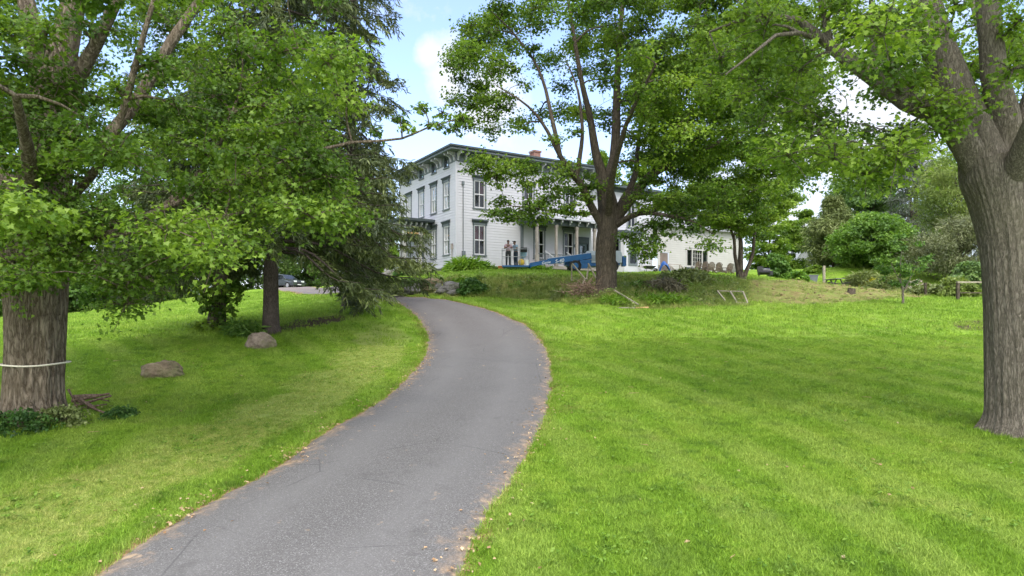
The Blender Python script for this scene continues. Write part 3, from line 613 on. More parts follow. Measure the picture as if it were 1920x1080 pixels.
# ------------------------------------------------------------------ spruces by the drive
def spruce(label, base, H, r0, trunk_pts, nb, lmax, zmin, rot_bias=None, allow=None, seed=0, ntw=20, dens=1.0):
    root = thing('spruce_tree', label, 'tree', base); wood = MB(); need = MB()
    tp = bez(trunk_pts, 26); zt = np.linspace(0, 1, 26); fl = np.where(zt < .06, 1+.5*(1-zt/.06)**2, 1)
    wood.tube(tp, r0*(1-zt)**.8*fl+.02, 22, fn=bark_fn(12, .07, seed))
    PP, NN, FF, SS, RR = [], [], [], [], []
    for k in range(nb):
        t = (k+rng.random())/nb; z = zmin+(H-zmin)*t**1.3 if rng.random() > .15 else zmin+rng.random()*4.5; az = rng.uniform(0, 2*math.pi)
        L = lmax*(1-((z-zmin)/(H-zmin+.01)))**.7*rng.uniform(.7, 1.08)+.5
        i = np.interp(z, tp[:, 2]-base[2], np.arange(26)); p0 = np.array([np.interp(i, np.arange(26), tp[:, j]) for j in range(3)])
        d = np.array([math.cos(az), math.sin(az), 0]); dr = rng.uniform(.25, .5)
        # limbs sag outwards and turn up at the tips
        pts = [p0, p0+d*L*.35+[0, 0, -.10*dr*L], p0+d*L*.7+[0, 0, -dr*L*.62], p0+d*L+[0, 0, -dr*L*.72]]
        if allow is not None:
            u, v = proj(pts[3]); 
            if not allow(u, v, pts[3]): continue
        bp = bez(pts, 12); wood.tube(bp, np.linspace(.018+.010*L, .008, 12), 5, cap=False)
        side = np.array([-d[1], d[0], 0])
        nt_ = int(ntw*(.5+L/lmax)*dens)
        crnd = rng.normal()*.15
        for q in range(nt_):
            s = .22+.78*rng.random()**.8; j = s*11; a = np.array([np.interp(j, np.arange(12), bp[:, c]) for c in range(3)])
            sg = rng.choice([-1, 1]); tl = (.28+.5*(1-abs(s-.6)))*rng.uniform(.5, 1.1)*min(1, .35+L*.22)
            out = d*.75+side*sg*rng.uniform(.3, 1.1); out /= np.linalg.norm(out)
            e = a+out*tl+np.array([0, 0, -tl*rng.uniform(.35, 1.15)])
            m = (a+e)/2+[0, 0, .12*tl]
            # needles along the twig: narrow blades both sides
            n = int(13*dens**.5*max(.6, tl/.4)); u_ = rng.random(n)[:, None]
            pos = (1-u_)**2*a+2*u_*(1-u_)*m+u_**2*e
            ax = unit(e-a); rn = rand_dirs(n)
            fw = unit(ax*rng.uniform(.5, 1.1, (n, 1))+rn*.55+np.array([0, 0, -.25])); PP.append(pos); FF.append(fw); NN.append(unit(rand_dirs(n)+[0, 0, .6])); SS.append(rng.uniform(.16, .30, n)); RR.append(np.clip(.45+crnd+rng.normal(size=n)*.2+.25*(u_[:, 0]-.5), 0, 1))
    leaves(need, np.concatenate(PP), np.concatenate(NN), np.concatenate(FF), np.concatenate(SS), 'blade', np.concatenate(RR))
    wood.build('trunk', BARK_SPRUCE, root, base); need.build('crown', LEAF_S, root, base); return root
b = G(508, 624); k = b[1]/25
def allowS(u, v, p):
    if u > 812 or (500 < u < 660 and v > 488): return False
    if u > 730 and v > 395 and rng.random() < .6: return False
    if 700 < u and v < 300 and p[1] < 40: return u < 750 or (v > 120 and rng.random() < .3)
    return v < 585
spruce('dark spruce with a bare straight trunk and drooping boughs beside the drive', b, 29.0, .29, [b-[0, 0, .2], b+[0.02, 0, 4], b+[.1, .1, 9], b+[.2, .1, 29]], 330, 5.4, 3.0, allow=allowS, seed=3, ntw=24)
b = onG(-8.6, 35.5)
def allowS2(u, v, p):
    if (u < 640 and v > 470) or (u > 730 and v > 395 and rng.random() < .6): return False
    return u < 800 and not (752 < u and v < 300) and not (690 < u and v > 560)
_ = spruce('taller spruce behind the bare-trunked one, boughs sweeping to the grass near the porch', b, 34.0, .36, [b-[0, 0, .2], b+[0, .1, 6], b+[.1, .1, 14], b+[.2, .1, 34]], 430, 6.3, .35, allow=allowS2, seed=8, ntw=25)

# ------------------------------------------------------------------ background trees, built one by one
LEAF_B = [mat_leaf('far_leaf_green', (.05, .11, .020), (.10, .195, .032), (.19, .30, .06), nscale=.25),
          mat_leaf('far_leaf_yellow', (.06, .12, .015), (.14, .23, .025), (.26, .36, .05), trans=.45, nscale=.25),
          mat_leaf('far_leaf_dark', (.04, .08, .018), (.08, .14, .028), (.15, .22, .048), nscale=.25),
          mat_leaf('far_cedar', (.08, .105, .03), (.14, .175, .05), (.22, .255, .085), trans=.15, nscale=.4),
          mat_leaf('far_willow', (.09, .135, .03), (.175, .23, .055), (.28, .33, .09), nscale=.3),
          mat_leaf('grey_conifer', (.06, .07, .055), (.115, .13, .10), (.19, .205, .16), trans=.1, nscale=.5),
          mat_leaf('brown_twiggy_leaf', (.085, .10, .045), (.15, .165, .072), (.23, .24, .11), trans=.15, nscale=.5),
          mat_leaf('blue_green_leaf', (.055, .11, .035), (.12, .20, .062), (.22, .31, .10), nscale=.4),
          mat_leaf('fresh_green_leaf', (.06, .125, .02), (.13, .235, .034), (.24, .35, .06), trans=.42, nscale=.3)]
def bg_tree(label, px, py, Y, top, halfw, mat, kind='oval', ls=.22, n=14000, shape='round', low=.12, name='background_tree', cat='tree', group=None, trunk=True, gap=.3, bm=None, lean=0, dy=None):
    """a tree from its foot at (px,py,Y), its top row in the photograph and its half width there"""
    z0 = float(tz((px-CX)/F*Y, Y)); base = np.array([(px-CX)/F*Y, Y, z0]); H = (CY-top)/F*Y-z0; rw = halfw/F*Y
    root = thing(name, label, cat, base, group=group); wood = MB()
    if trunk:
        tr = max(.06, H*.016+.03); tp = bez([base-[0, 0, .3], base+[rng.normal()*.05*H*.2+lean*.2, 0, H*.35], base+[rng.normal()*.2+lean*.6, 0, H*.88]], 12)
        wood.tube(tp, np.linspace(tr, tr*.15, 12), 9)
    n = int(n*1.5); nc = max(26, int(n/150)); per = n//nc; PP, NN, FF, SS, RR = [], [], [], [], []
    for k in range(nc):
        for _ in range(40):
            h = low+(1-low)*rng.random()
            if shape == 'cone': w = (1-(h-low)/(1-low))**.8+.04
            elif shape == 'col': w = math.sin(min(1, (h-low)/(1-low)*1.05+.12)*math.pi)**.5
            elif shape == 'bush': w = math.sqrt(max(0, 1-h*h))
            else: w = math.sin(((h-low)/(1-low)*.88+.1)*math.pi)**.65
            a = rng.random()*6.283; r = rng.random()**.42*rw*w
            p = base+np.array([r*math.cos(a)+lean*h, (dy/rw if dy else 1)*r*math.sin(a), h*H])
            if mnoise.noise((p[0]*.5*gap*3, p[1]*.5*gap*3, p[2]*.7*gap*3+px)) > -.3: break
        cr = rw*rng.uniform(.15, .28)+ls*.8
        if trunk and shape != 'bush' and k % 2 == 0:
            q = tp[min(11, max(2, int((h-.12)*11)))]; wood.tube(bez([q, (q+p)/2+[0, 0, .06*rw], p], 5), np.linspace(tr*.28, .012, 5), 4, cap=False)
        d = rand_dirs(per, .7); PP.append(p+d*cr*rng.random((per, 1))**.5*np.array([1, 1, .6]))
        NN.append(unit(rand_dirs(per)*.8+np.array([0, 0, .8]))); FF.append(unit(d+rand_dirs(per)*.6+np.array([0, 0, -.5 if shape != 'cone' else -.8])))
        SS.append(ls*rng.uniform(.55, 1.2, per)); RR.append(np.clip(.5+rng.normal()*.17+rng.normal(size=per)*.18, 0, 1))
    c = MB(); leaves(c, np.concatenate(PP), np.concatenate(NN), np.concatenate(FF), np.concatenate(SS), kind, np.concatenate(RR))
    if trunk: wood.build('trunk', bm or BARK_DARK, root, base)
    c.build('crown', mat, root, base); return root
# beyond the right lawn
GR = 'trees beyond the garden'
bg_tree('olive-brown cedar with a narrow ragged crown behind the picnic table', 1562, 533, 66, 372, 46, LEAF_B[3], 'blade', .42, 15000, 'col', .02, 'cedar_tree')
bg_tree('tall blue-green leafy tree rising behind the cedar', 1615, 530, 88, 298, 72, LEAF_B[7], 'maple_far', .3, 15000, 'round', .15)
bg_tree('bright green spreading tree between the cedar and the young lawn tree', 1638, 540, 60, 405, 70, LEAF_B[8], 'maple_far', .22, 17000, 'round', .02)
bg_tree('tall sparse grey conifer standing above the garden trees', 1712, 530, 82, 235, 58, LEAF_B[5], 'blade', .5, 9000, 'cone', .12, 'conifer_tree', gap=.5)
bg_tree('pale olive willow with a soft drooping crown left of the forked maple', 1800, 545, 62, 285, 78, LEAF_B[4], 'blade', .34, 20000, 'round', .32, 'willow_tree')
bg_tree('brown twiggy thicket tree under the pale willow', 1800, 545, 54, 410, 85, LEAF_B[6], 'blade', .30, 15000, 'round', .12)
bg_tree('dark green tree filling the gap at the far right edge', 1935, 545, 66, 330, 70, LEAF_B[8], 'maple_far', .25, 14000, 'round', .05)
bg_tree('light green tree far behind the small white outbuilding', 1505, 520, 100, 395, 34, LEAF_B[1], 'maple_far', .3, 7000, 'round', .05)
bg_tree('feathery pale tree beside the far gable', 1478, 522, 92, 415, 32, LEAF_B[1], 'maple_far', .3, 6000, 'round', .05)
bg_tree('soft green tree behind the multi-stemmed one', 1440, 520, 84, 380, 42, LEAF_B[1], 'maple_far', .28, 9000, 'round', .05)
bg_tree('dim green tree far off between the cedar and the light tree', 1535, 525, 112, 430, 36, LEAF_B[4], 'maple_far', .35, 6000, 'round', .03)
bg_tree('dusky tree behind the willow and the grey conifer', 1745, 535, 96, 400, 62, LEAF_B[2], 'maple_far', .35, 10000, 'round', .02)
bg_tree('far green tree topping the gap right of the cedar', 1590, 528, 108, 345, 50, LEAF_B[8], 'maple_far', .35, 9000, 'round', .05)
bg_tree('far tree behind the grey conifer', 1668, 528, 104, 305, 55, LEAF_B[0], 'maple_far', .35, 10000, 'round', .05)
bg_tree('far yellow-green tree behind the willow', 1768, 530, 108, 300, 62, LEAF_B[1], 'maple_far', .35, 10000, 'round', .05)
bg_tree('low green tree line piece left of the cedar', 1515, 522, 120, 440, 55, LEAF_B[8], 'maple_far', .4, 8000, 'round', .02)
# behind the house
bg_tree('sunlit yellow-green tree behind the farmhouse seen between the maple limbs', 1120, 500, 82, 290, 50, LEAF_B[1], 'maple_far', .32, 9000, 'round', .2)
bg_tree('yellow-green tree over the low wing roof', 1205, 500, 86, 318, 55, LEAF_B[1], 'maple_far', .32, 10000, 'round', .2)
bg_tree('green tree behind the far end of the low wing', 1310, 500, 90, 345, 60, LEAF_B[1], 'maple_far', .32, 10000, 'round', .2)
# left of the house and behind the spruces
bg_tree('light leafy tree behind the entrance porch', 690, 540, 74, 395, 58, LEAF_B[1], 'maple_far', .28, 12000, 'round', .02)
bg_tree('small tree left of the entrance porch, mostly behind spruce boughs', 640, 543, 80, 420, 55, LEAF_B[0], 'maple_far', .28, 10000, 'round', .0)
for i, (px, py, Y, top, hw, mt, lb) in enumerate([(585, 541, 92, 330, 75, 2, 'dark tree behind the parked car'), (470, 548, 84, 300, 90, 2, 'dark wood-edge tree left of the bare spruce trunk'), (380, 565, 78, 330, 80, 0, 'green wood-edge tree behind the ivied stump'),
    (290, 575, 74, 350, 80, 2, 'dark wood-edge tree at the far side of the left lawn'), (205, 585, 66, 380, 70, 0, 'green wood-edge tree right of the old maple trunk'), (120, 592, 70, 360, 75, 2, 'dark wood-edge tree just behind the old maple'),
    (20, 600, 66, 330, 85, 0, 'wood-edge tree showing left of the old maple trunk'), (-90, 600, 62, 300, 90, 2, 'dark wood-edge tree at the left frame edge'), (535, 543, 110, 240, 110, 2, 'tall dark tree far behind the car'), (340, 560, 104, 200, 150, 2, 'tall dark tree far behind the left lawn'), (130, 575, 100, 180, 150, 0, 'tall green tree far behind the old maple'), (-60, 580, 96, 150, 150, 2, 'tall dark tree beyond the left frame edge')]):
    bg_tree(lb, px, py, Y, top, hw, LEAF_B[mt], 'maple_far', .30, 13000, 'round', .0, 'woodland_tree', group='trees along the left wood edge')
# ------------------------------------------------------------------ the farmhouse
HC = np.array([-4.03, 48.0, 3.99]); HROT = math.atan2(.522, .853)
house = thing('farmhouse', 'white clapboard farmhouse of two storeys with bracketed eaves, long porch and lower wings', 'house', HC, HROT)
HM = RZ(HROT, HC)
def H2W(x, y, z): return (HM @ np.array([x, y, z, 1.0]))[:3]
WHITE = mat_paint('white_house_paint', (.475, .468, .50), .55, .04, 1.2, spec=.3)
CREAM = mat_paint('cream_house_paint', (.40, .385, .365), .6, .05, 1.2, spec=.3)
TRIM = mat_paint('slate_green_trim', (.055, .068, .072), .55, .10, 2, spec=.3)
TRIML = mat_paint('pale_grey_blue_trim', (.13, .148, .158), .55, .07, 2, spec=.3)
SASH = mat_paint('white_sash_paint', (.56, .55, .56), .45, .02, 2)
ROOFM = mat_paint('dark_metal_roof', (.10, .105, .11), .5, .2, 2)
PRIMED = mat_paint('bare_weathered_post', (.30, .26, .235), .8, .2, 4)
RAWWOOD = mat_paint('raw_orange_lumber', (.55, .33, .16), .7, .15, 4)
DOORM = mat_paint('dark_teal_door', (.05, .075, .085), .5, .15, 2)
CURT_RED = mat_paint('dark_red_curtain', (.13, .022, .03), .9, .2, 5)
CURT_W = mat_paint('pale_lace_curtain', (.11, .10, .105), .9, .12, 6)
DARKIN = mat_paint('dark_room', (.02, .02, .022), .9, .2, 3)  # near-black colour stands in for the shade of unlit rooms
def mat_glass():
    m, nt, o = newmat('window_glass')
    t = N(nt, 'ShaderNodeBsdfTransparent'); t.inputs[0].default_value = (.80, .84, .86, 1)
    gl = N(nt, 'ShaderNodeBsdfGlossy', Roughness=.03); gl.inputs['Color'].default_value = (.9, .93, .95, 1)
    fr = N(nt, 'ShaderNodeFresnel'); fr.inputs[0].default_value = 1.52
    mx = N(nt, 'ShaderNodeMixShader'); nt.links.new(math_n(nt, 'MULTIPLY', fr.outputs[0], .8), mx.inputs[0])
    nt.links.new(t.outputs[0], mx.inputs[1]); nt.links.new(gl.outputs[0], mx.inputs[2]); nt.links.new(mx.outputs[0], o.inputs[0]); return m
GLASS = mat_glass()
def mat_stone():
    m, nt, o = newmat('rubble_foundation')
    v = N(nt, 'ShaderNodeTexVoronoi', Scale=2.6); nt.links.new(N(nt, 'ShaderNodeTexCoord').outputs['Object'], v.inputs['Vector'])
    s = N(nt, 'ShaderNodeSeparateColor'); nt.links.new(v.outputs['Color'], s.inputs[0])
    c = ramp(nt, s.outputs[0], [(.1, (.20, .185, .16)), (.5, (.30, .275, .235)), (.9, (.40, .375, .33))])
    principled(nt, o, mixc(nt, .5, c, ramp(nt, noise_tex(nt, 9, 5, .7), [(.3, (.14, .12, .10)), (.7, (.38, .35, .30))])), .95, .1, bump=v.outputs['Distance'], bstr=.5, bdist=.04); return m
STONE = mat_stone()
def face_map(ax, off, nrm):
    """wall frames: u along the wall, w up, d outwards"""
    if ax == 'x': return lambda u, w, d: (u, off+nrm*d, w)
    return lambda u, w, d: (off+nrm*d, u, w)
def fbox(mb, fm, u0, u1, w0, w1, d0, d1):
    a = np.array(fm(u0, w0, d0)); b = np.array(fm(u1, w1, d1)); mb.box(np.minimum(a, b), np.maximum(a, b))
def clapboard(mb, fm, u0, u1, w0, w1, openings=(), step=.2, top=None):
    """lapped boards, cut round the openings; top(u) limits the height for gables"""
    n = int(round((w1-w0)/step)); st = (w1-w0)/n
    for k in range(n):
        a = w0+k*st; b = a+st; cuts = [(max(u0, o[0]), min(u1, o[1])) for o in openings if o[2] < b-.01 and o[3] > a+.01]
        segs = []; cur = u0
        for c in sorted(cuts):
            if c[0] > cur: segs.append((cur, c[0]))
            cur = max(cur, c[1])
        if cur < u1: segs.append((cur, u1))
        for s0, s1 in segs:
            if top is not None:
                lo, hi = top(b); s0, s1 = max(s0, lo), min(s1, hi)
                if s1-s0 < .05: continue
            v = [fm(s0, a, .028), fm(s1, a, .028), fm(s1, b, .004), fm(s0, b, .004), fm(s0, a, .0), fm(s1, a, .0)]
            mb.add(v, [[0, 1, 2, 3], [4, 5, 1, 0]])
    # sheathing behind, as strips round the openings
    es = sorted({u0, u1, *[min(max(o[i], u0), u1) for o in openings for i in (0, 1)]}); ws = sorted({w0, w1, *[min(max(o[i], w0), w1) for o in openings for i in (2, 3)]})
    if top is None:
        for i in range(len(es)-1):
            for j in range(len(ws)-1):
                cu, cw = (es[i]+es[i+1])/2, (ws[j]+ws[j+1])/2
                if any(o[0] < cu < o[1] and o[2] < cw < o[3] for o in openings): continue
                mb.add([fm(es[i], ws[j], -.02), fm(es[i+1], ws[j], -.02), fm(es[i+1], ws[j+1], -.02), fm(es[i], ws[j+1], -.02)], [[0, 1, 2, 3]])
def window(fm, uc, w0, w1, wd=.88, capped=True, curtain=None, muntin=1, trimmat=None, parent=None):
    """sash window: frame (> pane, casing, sill, cap, curtain); returns its opening"""
    parent = parent or house; h = wd/2
    fr = MB()
    for a, b in ((uc-h, uc-h+.055), (uc+h-.055, uc+h)): fbox(fr, fm, a, b, w0, w1, -.10, .015)
    mid = (w0+w1)/2
    for a, b in ((w0, w0+.08), (mid-.035, mid+.035), (w1-.06, w1)): fbox(fr, fm, uc-h+.055, uc+h-.055, a, b, -.095, .008)
    for k in range(muntin):
        u = uc-h+wd*(k+1)/(muntin+1); fbox(fr, fm, u-.02, u+.02, w0+.08, mid-.035, -.085, .0); fbox(fr, fm, u-.02, u+.02, mid+.035, w1-.06, -.085, .0)
    f = fr.build('window', TRIM if not capped else SASH, parent)
    pn = MB(); pn.add([fm(uc-h+.03, w0+.03, -.05), fm(uc+h-.03, w0+.03, -.05), fm(uc+h-.03, w1-.03, -.05), fm(uc-h+.03, w1-.03, -.05)], [[0, 1, 2, 3]]); pn.build('pane', GLASS, f)
    cs = MB()
    for a, b in ((uc-h-.12, uc-h), (uc+h, uc+h+.12)): fbox(cs, fm, a, b, w0-.02, w1+.02, -.10, .05)
    fbox(cs, fm, uc-h-.12, uc+h+.12, w1+.02, w1+.16, -.10, .052)
    cs.build('casing', trimmat or (TRIML if capped else TRIM), f)
    si = MB(); fbox(si, fm, uc-h-.16, uc+h+.16, w0-.10, w0-.02, -.10, .10); si.build('sill', trimmat or TRIML, f)
    if capped:
        cp = MB(); prof = [(0, .162), (.075, .162), (.09, .24), (.16, .29), (.17, .36), (.10, .40), (0, .44)]
        e0, e1 = uc-h-.19, uc+h+.19; n = len(prof)
        v = [fm(e0 if d < .1 else e0-.06, w1+w, d) for d, w in prof]+[fm(e1 if d < .1 else e1+.06, w1+w, d) for d, w in prof]
        cp.add(v, [[i, (i+1) % n, n+(i+1) % n, n+i] for i in range(n)]); base = cp.n
        for ring in (list(range(n)), list(range(n, 2*n))):
            cp.f.append(np.array([ring])); cp.fa.append(np.full(1, .5)); cp.sm.append(np.full(1, False))
        for u in (uc-h-.1, uc+h+.1): fbox(cp, fm, u-.05, u+.05, w1-.02, w1+.161, .053, .10)
        cp.build('window_cap', TRIM, f)
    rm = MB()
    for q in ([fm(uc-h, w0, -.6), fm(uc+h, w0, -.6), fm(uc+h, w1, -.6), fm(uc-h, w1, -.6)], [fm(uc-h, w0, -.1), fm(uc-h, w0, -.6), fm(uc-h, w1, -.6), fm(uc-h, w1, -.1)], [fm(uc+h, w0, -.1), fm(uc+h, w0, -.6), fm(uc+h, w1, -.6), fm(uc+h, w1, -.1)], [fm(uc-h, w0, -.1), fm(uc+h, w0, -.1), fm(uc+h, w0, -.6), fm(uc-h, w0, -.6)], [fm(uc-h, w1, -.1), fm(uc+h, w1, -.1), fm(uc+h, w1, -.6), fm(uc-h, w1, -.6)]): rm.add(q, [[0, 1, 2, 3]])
    rm.build('dark_backing', DARKIN, f)  # box behind the glass, room's darkness put into its colour
    if curtain:
        for mt, a, b, c, d in curtain:      # cloth hung in folds behind the glass
            cu = MB(); n = 14; us = np.linspace(uc-h+a*wd, uc-h+b*wd, n); za, zb = w0+(w1-w0)*c, w0+(w1-w0)*d
            v = [fm(u, z, -.2+.03*math.sin(i*2.1)) for z in (za, zb) for i, u in enumerate(us)]
            cu.add(v, [[i, i+1, n+i+1, n+i] for i in range(n-1)], smooth=True); cu.build('curtain', mt, f)
    return (uc-h-.02, uc+h+.02, w0-.02, w1+.02)
BL, BD, BH = 12.2, 10.6, 7.45       # main block: length, depth, height of the boarding
fr_ = face_map('x', 0.0, -1); fl_ = face_map('y', 0.0, -1); fe_ = face_map('y', BL, 1); fb_ = face_map('x', BD, 1)
redw = [(CURT_RED, 0.05, .97, .52, .98)]; redl = [(CURT_RED, .55, .95, .45, .98), (CURT_W, .05, .2, .5, .98)]; lace = [(CURT_W, .05, .95, .5, .98)]
op = [window(fr_, 1.92, 4.24, 6.24, curtain=redl), window(fr_, 1.92, .80, 2.98, curtain=redw), window(fr_, 6.2, 4.24, 6.24, curtain=lace), window(fr_, 10.1, 4.24, 6.24, curtain=lace),
      window(fr_, 7.2, .80, 2.98), window(fr_, 10.0, .80, 2.98)]
attic_r = [window(fr_, u, 7.42, 7.98, .62, False, muntin=0) for u in (1.92, 6.2, 10.1)]
op.append((10.95, 11.95, .1, 2.6))
opl = [window(fl_, t, 4.22, 6.2, curtain=lace if t < 2 else None) for t in (1.55, 3.75, 6.1)]+[window(fl_, 1.55, .85, 2.95, curtain=[(CURT_W, .05, .95, .45, .98)]), window(fl_, 3.75, .75, 2.9, curtain=[(CURT_RED, .1, .9, .4, .98)])]
opl.append(window(fl_, 8.6, 4.22, 6.2)); opl.append(window(fl_, 8.75, .85, 2.95))
attic_l = [window(fl_, t, 7.28, 7.95, .62, False, muntin=0) for t in (1.5, 3.7, 6.05, 8.6)]
opl.append((5.5, 6.75, .1, 2.75))
walls = MB()
clapboard(walls, fr_, .12, BL-.12, 0, BH, op); clapboard(walls, fl_, .12, BD-.12, 0, BH, opl+attic_l)
clapboard(walls, fe_, .12, BD-.12, 0, BH); clapboard(walls, fb_, .12, BL-.12, 0, BH)
walls.build('wall', WHITE, house)
for x, y in ((0, 0), (BL, 0), (0, BD), (BL, BD)):
    cb_ = MB(); cb_.box((x-.045 if x == 0 else x-.12, y-.045 if y == 0 else y-.12, 0), (x+.12 if x == 0 else x+.045, y+.12 if y == 0 else y+.045, BH))
    cb_.build('corner_board', WHITE, house)
fn_ = MB()
fn_.box((.05, .05, -1.6), (BL-.05, BD-.05, -.004)); fn_.build('foundation', STONE, house)
wt = MB()
for fm, L in ((fr_, BL), (fl_, BD), (fe_, BD), (fb_, BL)): fbox(wt, fm, -.0 if fm in (fl_, fe_) else -.05, L if fm in (fl_, fe_) else L+.05, -.12, .0, .0, .075)
wt.build('water_table', WHITE, house)
fz = MB()                          # frieze board, cut round the attic lights
def frieze(fm, L, opn, e):
    cur = -e
    for o in sorted(opn):
        fbox(fz, fm, cur, o[0]-.1, BH, 8.12, .0, .05); fbox(fz, fm, o[0]-.1, o[1]+.1, o[3]+.14, 8.12, .0, .049); cur = o[1]+.1
    fbox(fz, fm, cur, L+e, BH, 8.12, .0, .05)
frieze(fr_, BL, attic_r, .05); frieze(fl_, BD, attic_l, .0); frieze(fe_, BD, [], 0); frieze(fb_, BL, [], .05)
fz.build('frieze', TRIML, house)
OV = .78
cn_ = MB()
cn_.box((-OV, -OV, 8.12), (BL+OV, BD+OV, 8.22)); cn_.build('soffit', TRIML, house)
fa = MB()
for k, (z0, z1, e) in enumerate(((8.222, 8.30, OV+.02), (8.302, 8.43, OV+.09))):
    fa.box((-e, -e, z0), (BL+e, -e+.12, z1)); fa.box((-e, BD+e-.12, z0), (BL+e, BD+e, z1)); fa.box((-e, -e+.12, z0), (-e+.12, BD+e-.12, z1)); fa.box((BL+e-.12, -e+.12, z0), (BL+e, BD+e-.12, z1))
fa.build('cornice', TRIM, house)
rf = MB(); e = OV+.03
rf.add([(-e, -e, 8.40), (BL+e, -e, 8.40), (BL+e, BD+e, 8.40), (-e, BD+e, 8.40), (4.6, BD/2, 9.35), (BL-4.6, BD/2, 9.35)], [[0, 1, 5, 4], [2, 3, 4, 5]]); rf.add([(BL+e, -e, 8.40), (BL+e, BD+e, 8.40), (BL-4.6, BD/2, 9.35), (-e, BD+e, 8.40), (-e, -e, 8.40), (4.6, BD/2, 9.35)], [[0, 1, 2], [3, 4, 5]])
roof = rf.build('roof', ROOFM, house)
def mat_brick():
    m, nt, o = newmat('red_brick'); b = N(nt, 'ShaderNodeTexBrick', Scale=6.0)
    b.inputs['Color1'].default_value = (.22, .095, .07, 1); b.inputs['Color2'].default_value = (.17, .08, .06, 1); b.inputs['Mortar'].default_value = (.32, .28, .25, 1)
    mp = N(nt, 'ShaderNodeMapping'); mp.inputs['Rotation'].default_value = (R(90), 0, 0); nt.links.new(N(nt, 'ShaderNodeTexCoord').outputs['Object'], mp.inputs[0]); nt.links.new(mp.outputs[0], b.inputs[0])
    principled(nt, o, b.outputs[0], .9, .1); return m
BRICK = mat_brick()
ch = MB(); ch.box((9.6, 4.4, 8.6), (10.3, 5.1, 10.35)); ch.box((9.54, 4.34, 10.353), (10.36, 5.16, 10.5)); ch.build('chimney', BRICK, roof)
def bracket(fm, u, z1=8.119, hh=.62, dd=.62, w=.11, name='bracket', par=None, mt=None):
    """scrolled eaves bracket"""
    pr = [(0.051, z1-hh), (.12, z1-hh+.02), (.16, z1-hh*.62), (.24, z1-hh*.42), (dd*.72, z1-hh*.30), (dd, z1-.17), (dd, z1), (.051, z1)]
    b = MB(); n = len(pr); v = [fm(u-w/2, z, d) for d, z in pr]+[fm(u+w/2, z, d) for d, z in pr]
    b.add(v, [[i, (i+1) % n, n+(i+1) % n, n+i] for i in range(n)])
    for ring in (list(range(n)), list(range(n, 2*n))): b.f.append(np.array([ring])); b.fa.append(np.full(1, .5)); b.sm.append(np.full(1, False))
    return b.build(name, mt or WHITE, par or house)
for u in (.12, .75, 3.2, 3.8, 5.0, 7.4, 8.2, 9.0, 11.3, BL-.12): bracket(fr_, u)
for t in (.12, .7, 2.35, 2.95, 4.6, 5.2, 6.9, 7.5, 9.6, BD-.12): bracket(fl_, t)
# services on the corner
sv = MB(); sv.tube([fr_(.55, .3, .06), fr_(.55, 5.9, .06)], .03, 6); sv.box((.45, -.2, .5), (.68, -.03, 1.0)); sv.box((.44, -.14, 5.8), (.62, -.03, 6.05)); sv.build('service_conduit', TRIML, house)
lp_ = MB(); lp_.box((-.13, .42, 1.15), (-.03, .62, 1.55)); lp_.tube([(-.09, .5, -.4), (-.09, .5, 1.15)], .03, 6); lp_.build('electric_meter', PRIMED, house)

# long porch on the lit side
pd = 1.65; px0, px1 = 5.35, 12.9
po = MB(); po.box((px0, -pd, -.12), (px1, -.06, .12)); porch = po.build('porch', PRIMED, house)
for u in np.arange(px0+.2, px1, 1.7):
    pf = MB(); pf.box((u, -pd+.1, -1.2), (u+.25, -pd+.4, -.124)); pf.build('pier', STONE, porch)
pr_ = MB(); pr_.add([(px0-.3, -pd-.35, 3.62), (px1+.3, -pd-.35, 3.62), (px1+.3, -.03, 4.06), (px0-.3, -.03, 4.06), (px0-.3, -pd-.35, 3.72), (px1+.3, -pd-.35, 3.72), (px1+.3, -.03, 4.16), (px0-.3, -.03, 4.16)], [[3, 2, 1, 0], [4, 5, 6, 7], [0, 1, 5, 4], [1, 2, 6, 5], [3, 0, 4, 7]])
pr_.build('porch_roof', mat_paint('pale_tin_roof', (.38, .39, .41), .5, .1, 2), porch)
pb = MB(); pb.box((px0, -pd, 3.22), (px1, -pd+.16, 3.60)); pb.box((px0, -pd+.16, 3.22), (px0+.14, -.06, 3.60)); pb.box((px0+.14, -pd+.16, 3.50), (px1, -.06, 3.56)); pb.build('porch_beam', TRIM, porch)
for u in np.arange(px0+.25, px1, .82): bracket(face_map('x', -pd, -1), u, 3.61, .34, .30, .07, 'porch_bracket', porch)
for u in (5.95, 7.7, 9.65, 11.4, 12.8):
    c = MB(); y = -pd+.08; c.box((u-.085, y-.085, .9), (u+.085, y+.085, 3.0)); c.box((u-.12, y-.12, .122), (u+.12, y+.12, .898)); c.box((u-.12, y-.12, 3.002), (u+.12, y+.12, 3.218)); c.build('porch_post', PRIMED, porch)
rl = MB(); rl.box((6.1, -pd+.05, .95), (11.3, -pd+.11, 1.02)); rl.box((6.1, -pd+.05, .28), (11.3, -pd+.11, .34))
for u in np.arange(6.15, 11.3, .14): rl.box((u, -pd+.065, .341), (u+.035, -pd+.095, .949))
rl.build('porch_railing', TRIML, porch)
for x in (6.6, 8.6):
    s = MB(); s.bar((x, -pd-.05, 1.2), (x+1.05, -pd-.9, .2), .07, .07); s.build('stair_rail', WHITE, porch)
pil = MB(); pil.box((px0+.1, -.16, .12), (px0+.32, -.06, 3.2)); pil.build('pilaster', TRIML, porch)
d_ = MB(); fbox(d_, fr_, 10.97, 11.93, .12, 2.2, -.12, -.05); dr_ = d_.build('door', DOORM, house); dg = MB(); fbox(dg, fr_, 11.2, 11.7, 1.2, 2.0, -.049, -.04); dg.build('door_pane', GLASS, dr_)
df = MB()
for a, b, c, d in ((10.83, 10.95, .1, 2.72), (11.95, 12.07, .1, 2.72), (10.95, 11.95, 2.2, 2.72)): fbox(df, fr_, a, b, c, d, -.1, .05)
